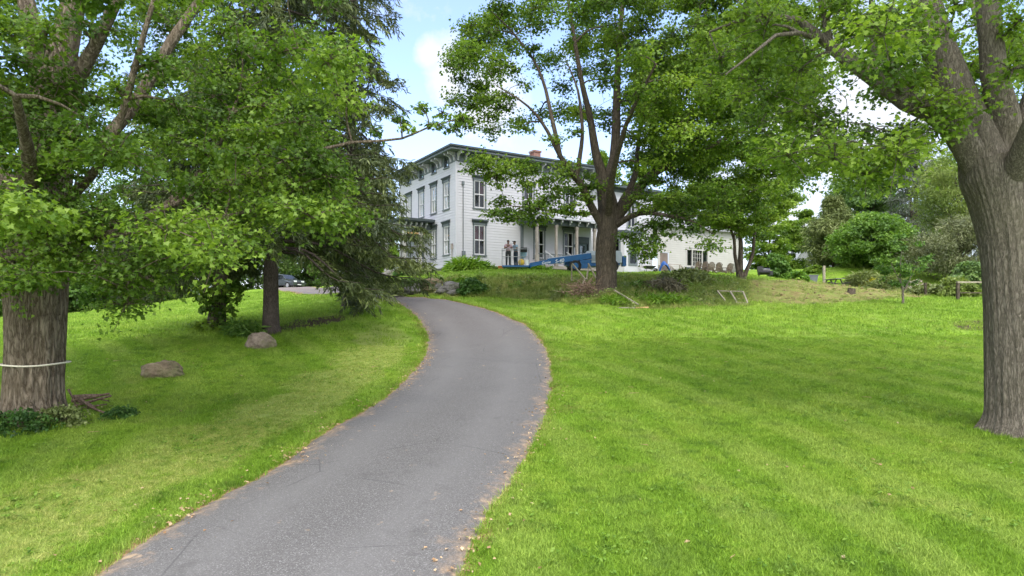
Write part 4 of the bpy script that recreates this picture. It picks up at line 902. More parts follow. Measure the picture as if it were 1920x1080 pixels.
df.build('door_frame', TRIM, dr_); lt = MB(); lt.sphere((10.55, -.16, 1.95), (.07, .07, .15), 10, 6); lt.box((10.52, -.13, 1.98), (10.58, -.03, 2.03)); lt.build('porch_lantern', DOORM, house)

# entrance portico on the shaded gable side
q0, q1, qd = 4.2, 8.0, 2.35
pt = MB(); pt.box((-qd, q0-.15, -.35), (-.06, q1+.15, -.05)); portico = pt.build('portico', PRIMED, house)
r2 = MB(); r2.box((-qd-.45, q0-.6, 3.42), (-.03, q1+.6, 3.50)); r2.box((-qd-.55, q0-.7, 3.502), (-.03, q1+.7, 3.68)); r2.build('portico_roof', TRIM, portico)
b2 = MB(); b2.box((-qd+.02, q0-.06, 2.75), (-.06, q0+.10, 3.416)); b2.box((-qd+.02, q1-.10, 2.75), (-.06, q1+.06, 3.416)); b2.box((-qd-.05, q0+.102, 2.75), (-qd+.12, q1-.102, 3.416)); b2.build('entablature', TRIML, portico)
b3 = MB(); b3.box((-qd+.1, q0-.02, 2.58), (-.5, q0+.06, 2.70)); b3.build('raw_beam', RAWWOOD, portico)
for (x, y) in ((-qd+.1, q0+.02), (-.95, q0+.02), (-qd+.1, q1-.02), (-.95, q1-.02)):
    c = MB(); c.box((x-.10, y-.10, .5), (x+.10, y+.10, 2.5)); c.box((x-.15, y-.15, -.05), (x+.15, y+.15, .498)); c.box((x-.15, y-.15, 2.502), (x+.15, y+.15, 2.748)); c.build('portico_column', CREAM, portico)
for x in np.arange(-qd+.1, -.2, .42): bracket(face_map('x', q0-.06, -1), x, 3.418, .45, .42, .07, 'portico_bracket', portico)
for y in np.arange(q0+.3, q1, .5): bracket(face_map('y', -qd-.05, -1), y, 3.418, .45, .42, .07, 'portico_bracket', portico)
d_ = MB(); fbox(d_, fl_, 5.52, 6.73, .12, 2.3, -.12, -.05); dr_ = d_.build('door', mat_paint('grey_front_door', (.34, .34, .36), .5, .1, 2), house)
for a in (5.62, 6.16): dg = MB(); fbox(dg, fl_, a, a+.46, .9, 2.2, -.049, -.04); dg.build('door_pane', GLASS, dr_)
df = MB()
for a, b, c, d in ((5.36, 5.5, -.05, 2.87), (6.75, 6.89, -.05, 2.87), (5.5, 6.75, 2.3, 2.87)): fbox(df, fl_, a, b, c, d, -.1, .06)
df.build('door_frame', CREAM, dr_)
st = MB()
for k in range(4): st.box((-qd-.3-.3*k, q0+.9, -1.2), (-qd-.0-.3*k, q1-.9, -.1-.17*k))
st.build('step', STONE, portico)

# lower wing with the canted bay
W0, W1, WY, WH = BL, 20.0, 1.1, 7.0
fw = face_map('x', WY, -1)
opw = [window(fw, 14.6, 4.1, 6.0, curtain=lace), window(fw, 17.6, 4.1, 6.0)]
w_ = MB(); clapboard(w_, fw, W0+.02, W1-.12, 0, WH, opw); clapboard(w_, face_map('y', W1, 1), WY+.12, 8.6, 0, WH); w_.build('wing_wall', WHITE, house)
wc = MB(); wc.box((W1-.12, WY-.045, 0), (W1+.045, WY+.12, WH)); wc.build('corner_board', WHITE, house)
wf = MB(); wf.box((W0+.01, WY+.05, -1.4), (W1-.05, 8.5, -.004)); wf.build('foundation', STONE, house)
wr = MB(); wr.box((W0+.1, WY-.6, WH+.3), (W1+.6, 9.2, WH+.5)); wr.build('wing_cornice', TRIM, house)
wz = MB(); wz.box((W0+.1, WY-.05, WH), (W1+.05, WY, WH+.298)); wz.build('frieze', TRIM, house)
rr = MB(); rr.add([(W0+.1, WY-.6, WH+.5), (W1+.6, WY-.6, WH+.5), (W1+.6, 9.2, WH+.5), (W0+.1, 9.2, WH+.5), (W0+.1, 5.0, WH+1.2), (W1-3, 5.0, WH+1.2)], [[0, 1, 5, 4], [2, 3, 4, 5]]); rr.add([(W1+.6, WY-.6, WH+.5), (W1+.6, 9.2, WH+.5), (W1-3, 5., WH+1.2)], [[0, 1, 2]]); rr.build('roof', ROOFM, house)
# bay
bx0, bx1, by = 14.7, 18.6, -.15
bay = MB()
pts = [(bx0, WY), (bx0+1.0, by), (bx1-1.0, by), (bx1, WY)]
bay.prism(pts, -.0, .62); bay.prism(pts, 3.0, 3.35); bay_o = bay.build('bay', WHITE, house)
for (a, b) in ((pts[0], pts[1]), (pts[1], pts[2]), (pts[2], pts[3])):
    a = np.array(a); b = np.array(b); L = np.linalg.norm(b-a); d = (b-a)/L; n = np.array([d[1], -d[0]])
    fmb = lambda u, w, dd, a=a, d=d, n=n: (*(a+d*u+n*dd), w)
    pm = MB()
    nwin = 1 if L < 1.8 else 1
    wdd = .8
    for u0, u1 in ((0.0, L/2-wdd/2-.1), (L/2+wdd/2+.1, L)):
        v = [fmb(u0, .62, 0), fmb(u1, .62, 0), fmb(u1, 3.0, 0), fmb(u0, 3.0, 0), fmb(u0, .62, -.12), fmb(u1, .62, -.12), fmb(u1, 3.0, -.12), fmb(u0, 3.0, -.12)]
        pm.add(v, [[0, 1, 2, 3], [5, 4, 7, 6], [1, 5, 6, 2], [4, 0, 3, 7]])
    pm.build('bay_panel', WHITE, bay_o)
    fr2 = MB(); uc = L/2
    def q(mb, u0, u1, w0, w1, d0, d1):
        c = [fmb(u, w, dd) for w in (w0, w1) for dd in (d0, d1) for u in (u0, u1)]
        mb.add(c, [[0, 1, 3, 2], [4, 6, 7, 5], [0, 4, 5, 1], [2, 3, 7, 6], [0, 2, 6, 4], [1, 5, 7, 3]])
    for u0, u1, w0, w1 in ((uc-.5, uc-.34, .62, 3.0), (uc+.34, uc+.5, .62, 3.0), (uc-.34, uc+.34, .62, .8), (uc-.34, uc+.34, 1.8, 1.87), (uc-.34, uc+.34, 2.85, 3.0)): q(fr2, u0, u1, w0, w1, -.08, .05)
    f = fr2.build('bay_window', TRIML, bay_o)
    pn = MB(); pn.add([fmb(uc-.36, .7, -.03), fmb(uc+.36, .7, -.03), fmb(uc+.36, 2.95, -.03), fmb(uc-.36, 2.95, -.03)], [[0, 1, 2, 3]]); f2 = pn.build('bay_pane', GLASS, bay_o)
    bk = MB(); bk.add([fmb(uc-.36, .7, -.4), fmb(uc+.36, .7, -.4), fmb(uc+.36, 2.95, -.4), fmb(uc-.36, 2.95, -.4)], [[0, 1, 2, 3]]); bk.build('dark_backing', DARKIN, bay_o)  # dark sheet painted for the shade inside the bay
bf = MB(); bf.prism([(bx0+.06, WY), (bx0+1.03, by+.06), (bx1-1.03, by+.06), (bx1-.06, WY)], -1.4, -.004); bf.build('bay_foundation', STONE, bay_o)
br = MB(); br.prism([(bx0-.3, WY-.06), (bx0+.85, by-.3), (bx1-.85, by-.3), (bx1+.3, WY-.06)], 3.352, 3.55); br.build('bay_roof', TRIM, bay_o)
# long low wing
V0, V1, VY, VH = 20.0, 30.6, .4, 4.6
fv = face_map('x', VY, -1)
tw = (23.55, 26.35, .95, 2.45)
dv = (20.3, 21.35, -.1, 2.0)
v_ = MB(); clapboard(v_, fv, V0+.02, V1-.1, -.35, VH, [tw, dv]); 
ap = 1.7; ym = VY+3.6
clapboard(v_, face_map('y', V1, 1), VY+.1, VY+7.2, -.35, VH)
clapboard(v_, face_map('y', V1-.02, 1), VY, VY+7.2, VH, VH+ap, top=lambda w: (VY+3.6*(w-VH)/ap, VY+7.2-3.6*(w-VH)/ap))
v_.build('wing_wall', CREAM, house)
vc = MB(); vc.box((V1-.1, VY-.045, -.35), (V1+.045, VY+.1, VH)); vc.build('corner_board', CREAM, house)
vf = MB(); vf.box((V0+.05, VY+.05, -1.2), (V1-.05, VY+7.1, -.354)); vf.build('foundation', STONE, house)
vr = MB(); e = .45
vr.add([(V0-.1, VY-e, VH-.3), (V1+.35, VY-e, VH-.3), (V1+.35, ym, VH+ap+.05), (V0-.1, ym, VH+ap+.05), (V1+.35, VY+7.2+e, VH-.3), (V0-.1, VY+7.2+e, VH-.3),
        (V0-.1, VY-e, VH-.16), (V1+.35, VY-e, VH-.16), (V1+.35, ym, VH+ap+.19), (V0-.1, ym, VH+ap+.19), (V1+.35, VY+7.2+e, VH-.16), (V0-.1, VY+7.2+e, VH-.16)],
       [[0, 3, 2, 1], [3, 5, 4, 2], [6, 7, 8, 9], [9, 8, 10, 11], [0, 1, 7, 6], [1, 2, 8, 7], [2, 4, 10, 8]]); vr.build('roof', mat_paint('grey_shingle', (.22, .22, .23), .9, .2, 3), house)
tf = MB()
for a, b, c, d in ((23.5, 26.4, .82, .98), (23.5, 26.4, 2.4, 2.52), (23.5, 23.62, .98, 2.4), (24.26, 24.36, .98, 2.4), (25.54, 25.64, .98, 2.4), (26.28, 26.4, .98, 2.4)): fbox(tf, fv, a, b, c, d, -.08, .06)
for u in (24.7, 25.0, 25.3): fbox(tf, fv, u-.015, u+.015, .98, 2.4, -.06, -.01)
for z in (1.35, 1.72, 2.08): fbox(tf, fv, 24.36, 25.54, z-.015, z+.015, -.058, -.008)
f = tf.build('window', CREAM, house); pn = MB(); pn.add([fv(23.55, .9, -.065), fv(26.35, .9, -.065), fv(26.35, 2.45, -.065), fv(23.55, 2.45, -.065)], [[0, 1, 2, 3]]); pn.build('pane', GLASS, f)
rm = MB(); rm.box((23.5, VY+.5, .85), (26.4, VY+.55, 2.5)); rm.build('dark_backing', DARKIN, f)  # dark sheet behind the pane, stands in for unlit interior
sl_ = MB(); fbox(sl_, fv, 23.35, 26.55, .70, .815, 0, .16); sl_.build('sill', TRIM, f)
d_ = MB(); fbox(d_, fv, 20.34, 21.31, -.05, 1.98, -.1, -.04); d_.build('door', mat_paint('brown_side_door', (.16, .12, .10), .6, .15, 2), house)
# timber steps up to the side door
stp = MB(); sx0 = 20.1
stp.box((sx0, VY-1.25, -.16), (sx0+1.4, VY-.04, -.08))
for k in range(4): stp.box((sx0+1.4+.28*k, VY-1.25, -.28-.17*k), (sx0+1.68+.28*k, VY-.1, -.22-.17*k))
for yy in (VY-1.25, VY-.15):
    stp.bar((sx0+1.3, yy, -.25), (sx0+2.6, yy, -1.0), .05, .22)
stair = stp.build('side_stair', PRIMED, house)
for yy in (VY-1.28, VY-.14):
    ra = MB(); ra.bar((sx0+.02, yy, .85), (sx0+1.35, yy, .85), .07); ra.bar((sx0+1.35, yy, .85), (sx0+2.6, yy, .05), .07, .07)
    for x, z in ((sx0+.03, -.1), (sx0+1.35, -.1), (sx0+2.58, -.95)): ra.bar((x, yy, z-.9 if z > -.5 else z-.1), (x, yy, z+.98), .09)
    for k in range(9): ra.bar((sx0+1.45+.12*k, yy, -.25-.075*k), (sx0+1.45+.12*k, yy, .8-.078*k), .03)
    ra.build('stair_rail', PRIMED, stair)
lv = MB(); fbox(lv, fv, 28.9, 29.35, .15, .95, 0, .12); lv.box((28.95, VY-.3, -.2), (29.3, VY-.0, .12)); lv.build('wall_box', TRIML, house)
# ------------------------------------------------------------------ more trees and shrubs
b = G(1390, 532); b = np.array([(1390-CX)/F*44, 44.0, float(tz((1390-CX)/F*44, 44.0))]); kY = 1.0
limbs = [([b-[0, 0, .2], LP(1388, 515, 44/kY), LP(1388, 490, 44), LP(1389, 455, 44), LP(1384, 410, 44), LP(1380, 350, 44)], [.34, .22, .17, .14, .1, .04]),
    ([b+[-.1, 0, .1], LP(1383, 510, 43.8), LP(1378, 475, 43.6), LP(1374, 440, 43.4), LP(1350, 390, 43)], [.16, .13, .11, .09, .03]),
    ([b+[.1, 0, .15], LP(1400, 508, 44.1), LP(1411, 478, 44.3), LP(1415, 440, 44.5), LP(1435, 380, 45)], [.18, .14, .11, .09, .03])]
POT = [(1235, 440), (1255, 360), (1300, 300), (1420, 270), (1480, 300), (1500, 370), (1490, 440), (1440, 480), (1400, 450), (1370, 425), (1320, 430), (1290, 420), (1250, 425)]
cl = crown_clumps(135, LP(1370, 375, 44.3), (4.4, 3.4, 3.6), (.5, .8), lambda u, v, p: inpoly(np.array([u]), np.array([v]), POT)[0], .2, .3, 7)
make_tree('young_maple', 'small leafy tree with three slim stems from one foot before the low wing', 'tree', b, limbs, cl, LEAF_R, BARK_DARK, 'maple_far', .16, 230, 10, bark_fn(6, .08, 4), 20, .4, min_h=b[2]+1.6, spray=.45)
b = G(1693, 570); b = np.array([(1693-CX)/F*34, 34.0, float(tz((1693-CX)/F*34, 34.0))])
limbs = [([b-[0, 0, .1], LP(1693, 555, 34), LP(1692, 540, 34), LP(1688, 520, 34), LP(1690, 470, 34)], [.07, .055, .05, .035, .012]), ([LP(1693, 548, 34), LP(1700, 535, 34), LP(1710, 515, 34)], [.035, .03, .012]), ([LP(1691, 535, 34), LP(1676, 505, 33.8), LP(1665, 480, 33.6)], [.03, .02, .008])]
cl = crown_clumps(34, LP(1690, 490, 34), (1.35, 1.2, 1.35), (.22, .36), None, .3)
make_tree('young_tree', 'slim young tree with a thin forked stem standing alone where lawn meets bare earth', 'tree', b, limbs, cl, LEAF_B[0], BARK_GREY, 'maple_far', .11, 75, 7, None, 10, .6, min_h=b[2]+.8, twig_r=.006)
b = G(404, 618); kY = 1.0
BI = b[1]
limbs = [([b-[0, 0, .2], P(406, 600, BI), P(410, 570, BI), P(415, 520, BI), P(420, 440, BI), P(424, 330, BI), P(428, 200, BI)], [.42, .34, .29, .26, .22, .17, .06]),
    ([P(416, 480, BI), P(470, 420, BI-.8), P(540, 380, BI-1)], [.12, .07, .02]), ([P(420, 420, BI), P(360, 340, BI+1), P(330, 250, BI+1)], [.12, .08, .02])]
ivy = np.array([[*P(*q), .32] for q in [(395, 600, BI-.35), (408, 585, BI-.45), (420, 600, BI-.35), (400, 565, BI-.45), (420, 560, BI-.4), (430, 580, BI-.4), (388, 580, BI-.3), (380, 560, BI-.5), (445, 560, BI-.5), (430, 545, BI-.6), (405, 540, BI-.6), (452, 545, BI-.6), (372, 608, BI-.4), (385, 612, BI-.4), (400, 612, BI-.6), (425, 612, BI-.5), (440, 535, BI-.6), (370, 540, BI-.6), (390, 548, BI-.6)]])
POI = [(250, 60), (250, 480), (330, 560), (470, 575), (480, 470), (640, 420), (640, 250), (560, 60)]
cl = crown_clumps(120, P(420, 330, BI+.3), (4.6, 4.0, 4.4), (.45, .8), lambda u, v, p: inpoly(np.array([u]), np.array([v]), POI)[0], .2, .25, 17)
make_tree('ivied_maple', 'maple whose squat dark trunk is overgrown with ivy, left of the bare spruce trunk', 'tree', b, limbs, np.vstack([cl, ivy]), LEAF_L, BARK_DARK, 'maple_far', .17, 150, 9, bark_fn(6, .12, 6, .5, .1), 24, .5, min_h=b[2]+.1, spray=.5)
def shrub(label, px, py, Y, halfw, top, mat, kind='maple_far', ls=.1, n=2500, name='shrub', cat='shrub', group=None, dy=None):
    return bg_tree(label, px, py, Y, top, halfw, mat, kind, ls, n, 'bush', .0, name, cat, group, False, .2, dy=dy)
HOSTA = mat_leaf('hosta_leaf', (.08, .14, .03), (.17, .26, .06), (.38, .44, .20), trans=.3)
LILY = mat_leaf('daylily_leaf', (.06, .14, .012), (.13, .25, .02), (.26, .38, .05), trans=.4)
WEED = mat_leaf('grey_green_weed', (.08, .11, .035), (.16, .20, .06), (.28, .32, .12), trans=.3)
DKGR = mat_leaf('dark_ground_ivy', (.03, .075, .016), (.06, .14, .026), (.13, .22, .045))
PINK = mat_leaf('pink_blossom', (.22, .20, .13), (.42, .32, .32), (.62, .50, .50), trans=.2)
YELL = mat_leaf('yellow_flower_heads', (.30, .30, .02), (.45, .42, .03), (.55, .52, .06), trans=.2)
BRUSH = mat_leaf('dead_brush', (.075, .065, .04), (.14, .125, .075), (.225, .20, .125), trans=.05)
gpl = 'planting along the house'
shrub('long bank of bright green day-lily leaves under the corner of the house', 868, 514, 46.0, 40, 495, LILY, 'blade', .5, 5200, 'daylily_bed', 'plant', gpl, dy=.8)
shrub('pale variegated hosta clump in front of the portico', 783, 519, 49.5, 24, 507, HOSTA, 'hosta', .24, 1500, 'hosta', 'plant', gpl, dy=.7)
shrub('dark green low plant at the left foot of the portico', 752, 520, 49.6, 13, 508, DKGR, 'hosta', .2, 800, 'hosta', 'plant', gpl, dy=.5)
shrub('variegated hosta right of the day-lily bank', 922, 513, 46.5, 15, 503, HOSTA, 'hosta', .22, 900, 'hosta', 'plant', gpl, dy=.5)
shrub('dark leafy plants under the lift basket', 965, 515, 45.9, 24, 505, DKGR, 'hosta', .22, 1400, 'hosta', 'plant', gpl, dy=.5)
shrub('green leafy plants under the raised blue boom', 1010, 516, 45.9, 22, 504, LILY, 'blade', .35, 1600, 'daylily_bed', 'plant', gpl, dy=.5)
gw = 'shrubs over the low stone wall'
shrub('dark round-leaved shrub at the right end of the low stone wall', 886, 553, 36.6, 21, 526, DKGR, 'maple_far', .17, 2600, 'shrub', 'shrub', gw, dy=.7)
shrub('bright green shrub behind the pale wall boulder', 868, 546, 38.6, 16, 527, LILY, 'maple_far', .15, 1500, 'shrub', 'shrub', gw, dy=.6)
shrub('low dark creeper over the left stones of the wall', 770, 540, 40.8, 20, 525, DKGR, 'maple_far', .13, 1800, 'shrub', 'shrub', gw, dy=.4)
shrub('green plants growing on top of the stones in the middle of the wall', 818, 534, 40.0, 26, 523, LEAF_B[0], 'maple_far', .12, 1800, 'shrub', 'shrub', gw, dy=.4)
shrub('pale yellow-green hosta clump where the drive meets the stone wall', 738, 546, 43.0, 18, 528, HOSTA, 'hosta', .26, 1200, 'hosta', 'plant', gw, dy=.6)
gb = 'shrubs on the bank by the maple'
shrub('green bramble mound on the bank right of the maple', 1285, 540, 40, 50, 512, WEED, 'maple_far', .17, 6000, 'bramble', 'shrub', gb, dy=1.2)
shrub('brownish dead brush heap left of the bramble mound', 1240, 565, 37.0, 32, 528, BRUSH, 'blade', .3, 2600, 'brush_heap', 'shrub', gb, dy=1.0)
shrub('narrow dark green weed between the maple and the brush heap', 1196, 556, 36.5, 9, 530, LEAF_B[0], 'blade', .3, 500, 'weed', 'plant', gb)
shrub('grassy weeds at the front foot of the bank below the maple', 1155, 575, 32.0, 30, 560, LILY, 'blade', .22, 1800, 'weed', 'plant', gb, dy=.7)
shrub('green weeds below the dead brush heap', 1240, 577, 33.0, 45, 562, LILY, 'blade', .3, 2400, 'weed', 'plant', gb, dy=.8)
shrub('weedy tuft left of the maple foot', 1062, 566, 34.5, 24, 553, WEED, 'blade', .3, 1300, 'weed', 'plant', gb, dy=.7)
gg = 'garden plants beyond the bare earth'
for i, (px, py, Y, hw, top, mt, kd, ls, n, lb) in enumerate([(1495, 531, 54, 18, 510, LILY, 'maple_far', .16, 1800, 'rounded bright shrub between the smoker and the grey bin'), (1455, 523, 58, 22, 478, LEAF_B[0], 'maple_far', .22, 3000, 'upright green shrub behind the black smoker'),
    (1528, 522, 62, 14, 500, LEAF_B[1], 'maple_far', .2, 1200, 'yellow-green shrub over the grey bin'), (1622, 541, 55, 30, 519, WEED, 'blade', .5, 3000, 'tall meadow weeds right of the picnic table'), (1633, 540, 54, 16, 521, YELL, 'maple_far', .14, 900, 'yellow-flowered clump among the meadow weeds'),
    (1665, 548, 50, 34, 522, WEED, 'blade', .4, 2600, 'grey-green weeds left of the young tree'), (1718, 545, 47, 22, 526, PINK, 'maple_far', .08, 700, 'pale pink blossom bush right of the young tree'), (1745, 562, 43, 40, 540, WEED, 'maple_far', .18, 3000, 'pale leafy weeds around the short post'),
    (1785, 560, 41, 40, 525, LEAF_B[4], 'maple_far', .16, 3600, 'pale leafy bush left of the timber frame gate'), (1822, 566, 43, 42, 497, LEAF_B[7], 'maple_far', .2, 5000, 'blue-green bush behind the timber frame gate'), (1870, 572, 44, 34, 480, LEAF_B[0], 'maple_far', .2, 3600, 'green bush half behind the grey maple trunk'),
    (1580, 534, 70, 45, 505, LEAF_B[0], 'maple_far', .25, 3000, 'green bushes behind the picnic table')]):
    shrub(lb, px, py, Y, hw, top, mt, kd, ls, n, 'garden_shrub', 'shrub', gg, dy=1.2)
gl = 'weeds round the foot of the old maple'
for px, py, Y, hw, top, lb in [(40, 815, 11.6, 60, 775, 'dark ivy in front of the old maple foot'), (115, 800, 11.7, 55, 765, 'ivy and weeds at the right front of the old maple foot'), (225, 782, 12.6, 26, 768, 'dark weeds right of the dead sticks'), (-40, 815, 11.8, 60, 775, 'ivy at the left frame edge below the old maple')]:
    shrub(lb, px, py, G(px, py)[1], hw, top, DKGR if px != 115 else WEED, 'maple_far', .06, 900, 'ground_ivy', 'plant', gl, dy=.35)
shrub('tuft of long grass beside the ivied trunk and boulder', 455, 628, G(455, 628)[1], 30, 606, LEAF_B[0], 'blade', .3, 900, 'grass_clump', 'plant', dy=.4)

# ------------------------------------------------------------------ stones, sticks, timber
def mat_rock(name, a, c_, moss=None):
    m, nt, o = newmat(name); n = noise_tex(nt, 4, 6, .65, world=False); n2 = noise_tex(nt, 22, 4, .6, world=False)
    c = ramp(nt, n, [(.3, a), (.7, c_)])
    if moss: c = mixc(nt, ramp(nt, noise_tex(nt, 2.2, 4, .6, world=False), [(.45, (0, 0, 0)), (.62, (.7, .7, .7))]), c, moss)
    principled(nt, o, c, .92, .15, bump=math_n(nt, 'ADD', n, math_n(nt, 'MULTIPLY', n2, .4)), bstr=1.0, bdist=.10); return m
ROCK_T = mat_rock('tan_boulder', (.095, .07, .045), (.29, .23, .155), (.10, .11, .045)); ROCK_P = mat_rock('pinkish_boulder', (.13, .10, .075), (.34, .275, .215), (.12, .12, .05)); ROCK_G = mat_rock('grey_wall_stone', (.085, .08, .075), (.25, .24, .235), (.07, .08, .04))
def rock(name, label, p, r, mat, seed, group=None, rz=0, pts=.26, cat='rock'):
    r = np.asarray(r, float); b = MB()
    def fn(d): return 1+pts*mnoise.noise((d[0]*1.3+seed, d[1]*1.3, d[2]*1.3))+.10*mnoise.noise((d[0]*4+seed, d[1]*4, d[2]*4))+.05*mnoise.noise((d[0]*9, d[1]*9+seed, d[2]*9))-.10*abs(mnoise.noise((d[0]*2.6+seed, d[1]*5, d[2]*2.6)))+.025*mnoise.noise((d[0]*22, d[1]*22+seed, d[2]*22))-.14*max(0, -d[2])
    b.sphere((0, 0, r[2]*.55), r, 64, 40, fn); o = b.build(name, mat); o.location = p; o.rotation_euler = (0, 0, rz)
    return tag(o, label, cat, group)
p = G(305, 708); rock('boulder', 'tan furrowed boulder alone on the left lawn, nearest the camera', p-[0, 0, .08], (.56, .40, .34), ROCK_T, 3, rz=.2)
p = G(488, 652); rock('boulder', 'pinkish boulder at the foot of the bare spruce trunk', p-[0, 0, .12], (.48, .38, .40), ROCK_P, 8.2, rz=.4)
for i, (px, py, Y, w, h, lb) in enumerate([(772, 548, 40.6, .45, .28, 'dark flat stone at the left end of the low wall'), (784, 541, 40.9, .42, .24, 'small dark stone second from the left in the wall'), (812, 536, 40.2, .62, .34, 'large brown slab on top of the wall'), (786, 550, 39.7, .55, .22, 'long low stone at the wall foot left'), (806, 546, 39.9, .42, .2, 'brown stone under the large slab'), (822, 541, 39.7, .22, .24, 'small pale round stone in the middle of the wall'), (848, 545, 38.8, .72, .36, 'pale grey whale-backed boulder at the right of the wall'), (832, 550, 38.3, .5, .2, 'flat grey stone at the wall foot right'), (738, 551, 42.0, .34, .26, 'purplish stone where the drive meets the hosta clump'), (852, 551, 38.0, .4, .18, 'low stone at the foot of the pale boulder')]):
    q = G(px, py); rock('wall_stone', lb, (q[0], q[1]-.1, q[2]-.06), (w, w*.7, h), ROCK_G if i not in (2, 4) else ROCK_T, 20+i*3.3, 'stones of the low wall', rng.uniform(-.3, .3), .3, 'stone')
STICK = mat_bark('dead_stick_bark', (.10, .065, .045), (.34, .24, .175), (14, 14, 3), bd=.01); PALEW = mat_bark('pale_weathered_timber', (.20, .175, .125), (.40, .36, .28), (6, 6, 20), bd=.006)
o0 = G(160, 772)
for i, (a, c, r) in enumerate([((135, 752, 0), (205, 738, .1), .022), ((140, 762, 0), (208, 742, -.2), .02), ((150, 748, -.2), (207, 782, -.7), .018), ((160, 765, -.1), (138, 792, -.6), .02), ((136, 745, 0), (190, 741, .3), .03), ((138, 758, .2), (200, 758, .1), .016), ((150, 770, -.3), (210, 765, .2), .014), ((142, 772, -.2), (185, 760, -.4), .018), ((165, 760, 0), (150, 790, -.5), .012), ((140, 750, .1), (178, 765, -.4), .024), ((128, 730, -.2), (145, 765, -.3), .014), ((155, 742, .2), (205, 752, .3), .012)]):
    A = P(a[0], a[1], o0[1]+.3+a[2]); B = P(c[0], c[1], o0[1]+.3+c[2])
    for q in (A, B): q[2] = max(q[2], float(tz(q[0], q[1]))+r*1.5)
    m = (A+B)/2+rng.normal(size=3)*.025; s = MB(); s.tube(bez([A, m, B], 7), np.linspace(r*1.7, r*1.0, 7), 8); o = s.build('stick', STICK, None, A); o.location = A
    tag(o, 'dead stick in the heap at the right foot of the old maple', 'stick', 'dead sticks heaped by the old maple')
# rope tied round the old maple
zr = P(64, 681, MAPLE_L[1])[2]; fnb = bark_fn(17, .10, 2, .55, .16); th = np.linspace(0, 2*math.pi, 73)[:-1]
rr_ = fnb(th, np.array([MAPLE_L[0], MAPLE_L[1], zr]), .35)*.497
rr_ = np.array([max(rr_[(i+k) % 72] for k in range(-6, 7)) for i in range(72)]); rr_ = (rr_+np.roll(rr_, 3)+np.roll(rr_, -3))/3+.03
cxr = P(64.5, 681, MAPLE_L[1])[0]
ring = np.array([[cxr+math.cos(a)*r, MAPLE_L[1]+math.sin(a)*r, zr+.02*math.sin(a)+.01*math.cos(3*a)] for a, r in zip(th, rr_)]); ring = np.vstack([ring, ring[:2]])
rp = MB(); rp.tube(ring, .017, 8, cap=False); o = rp.build('rope', mat_paint('pale_rope', (.62, .57, .46), .9, .15, 30), None, ring[0]); o.location = ring[0]; tag(o, 'pale rope tied round the trunk of the old maple', 'rope')
# brush, poles and frames at the foot of the middle maple
bp = MB(); c0 = np.array([(1095-CX)/F*33.2, 33.2, 0]); c0[2] = float(tz(c0[0], c0[1]))
for i in range(170):
    a = rng.uniform(0, 6.283); d = np.array([math.cos(a), math.sin(a)*.6, rng.uniform(-.1, .8)]); q = c0+np.array([rng.normal()*.38, rng.normal()*.3, rng.uniform(.0, .75)]); L = rng.uniform(.3, .9)
    e = q+d/np.linalg.norm(d)*L; e[2] = max(e[2], float(tz(e[0], e[1])))
    bp.tube(bez([q, (q+e)/2+rng.normal(size=3)*.08, e], 5), np.linspace(rng.uniform(.01, .028), .005, 5), 4, cap=False)
o = bp.build('brush_pile', STICK, None, c0); o.location = c0; tag(o, 'tangle of roots and dead brush left of the middle maple foot', 'brush', kind='stuff')
def bars(name, label, cat, segs, w, mat, group=None):
    ps = [(P(*a), P(*c)) for a, c in segs]; o0 = np.min([p for s in ps for p in s], axis=0); b = MB()
    for A, B in ps: b.bar(A, B, w, w*.7)
    o = b.build(name, mat, None, o0); o.location = o0; return tag(o, label, cat, group)
bars('broken_trestle', 'broken pale timber trestle leaning over the brush, left one', 'trestle', [((1073, 494, 35), (1097, 523, 34.2)), ((1097, 522, 34.3), (1085, 552, 33.6)), ((1072, 496, 35.0), (1072, 527, 35.2))], .075, PALEW)
bars('broken_trestle', 'broken pale timber trestle beside the maple trunk, in front of the lift turret', 'trestle', [((1103, 494, 35), (1118, 522, 34.3)), ((1104, 496, 35.1), (1100, 524, 34.8))], .075, PALEW)
bars('timber_pole', 'long pale pole sloping down from the middle maple foot to the right', 'pole', [((1152, 544, 32.2), (1197, 571, 31.2))], .07, PALEW)
bars('timber_board', 'pale board lying on the grass in front of the middle maple', 'board', [((1128, 577, 31.2), (1190, 577, 31.2))], .08, PALEW)
bars('timber_board', 'short yellowish board lying in the grass right of the long one', 'board', [((1192, 577, 31.3), (1216, 576, 31.4))], .07, RAWWOOD)
def gp(px, py, Y, dz): x = (px-CX)/F*Y; return np.array([x, Y, float(tz(x, Y))+dz])
fr1 = [gp(1345, 0, 34.8, .5), gp(1362, 0, 33.4, .12), gp(1402, 0, 33.3, .12), gp(1393, 0, 34.8, .5)]
b = MB()
for i in range(4): b.bar(fr1[i], fr1[(i+1) % 4], .07, .05)
b.bar((fr1[0]+fr1[3])/2, (fr1[1]+fr1[2])/2, .07, .05); b.bar(fr1[1]-[0, 0, .08], fr1[2]-[0, 0, .08], .06, .05)
o = b.build('timber_pallet', PALEW, None, fr1[1]); o.location = fr1[1]; tag(o, 'weathered open timber pallet tilted on the grass below the three-stemmed tree', 'pallet')
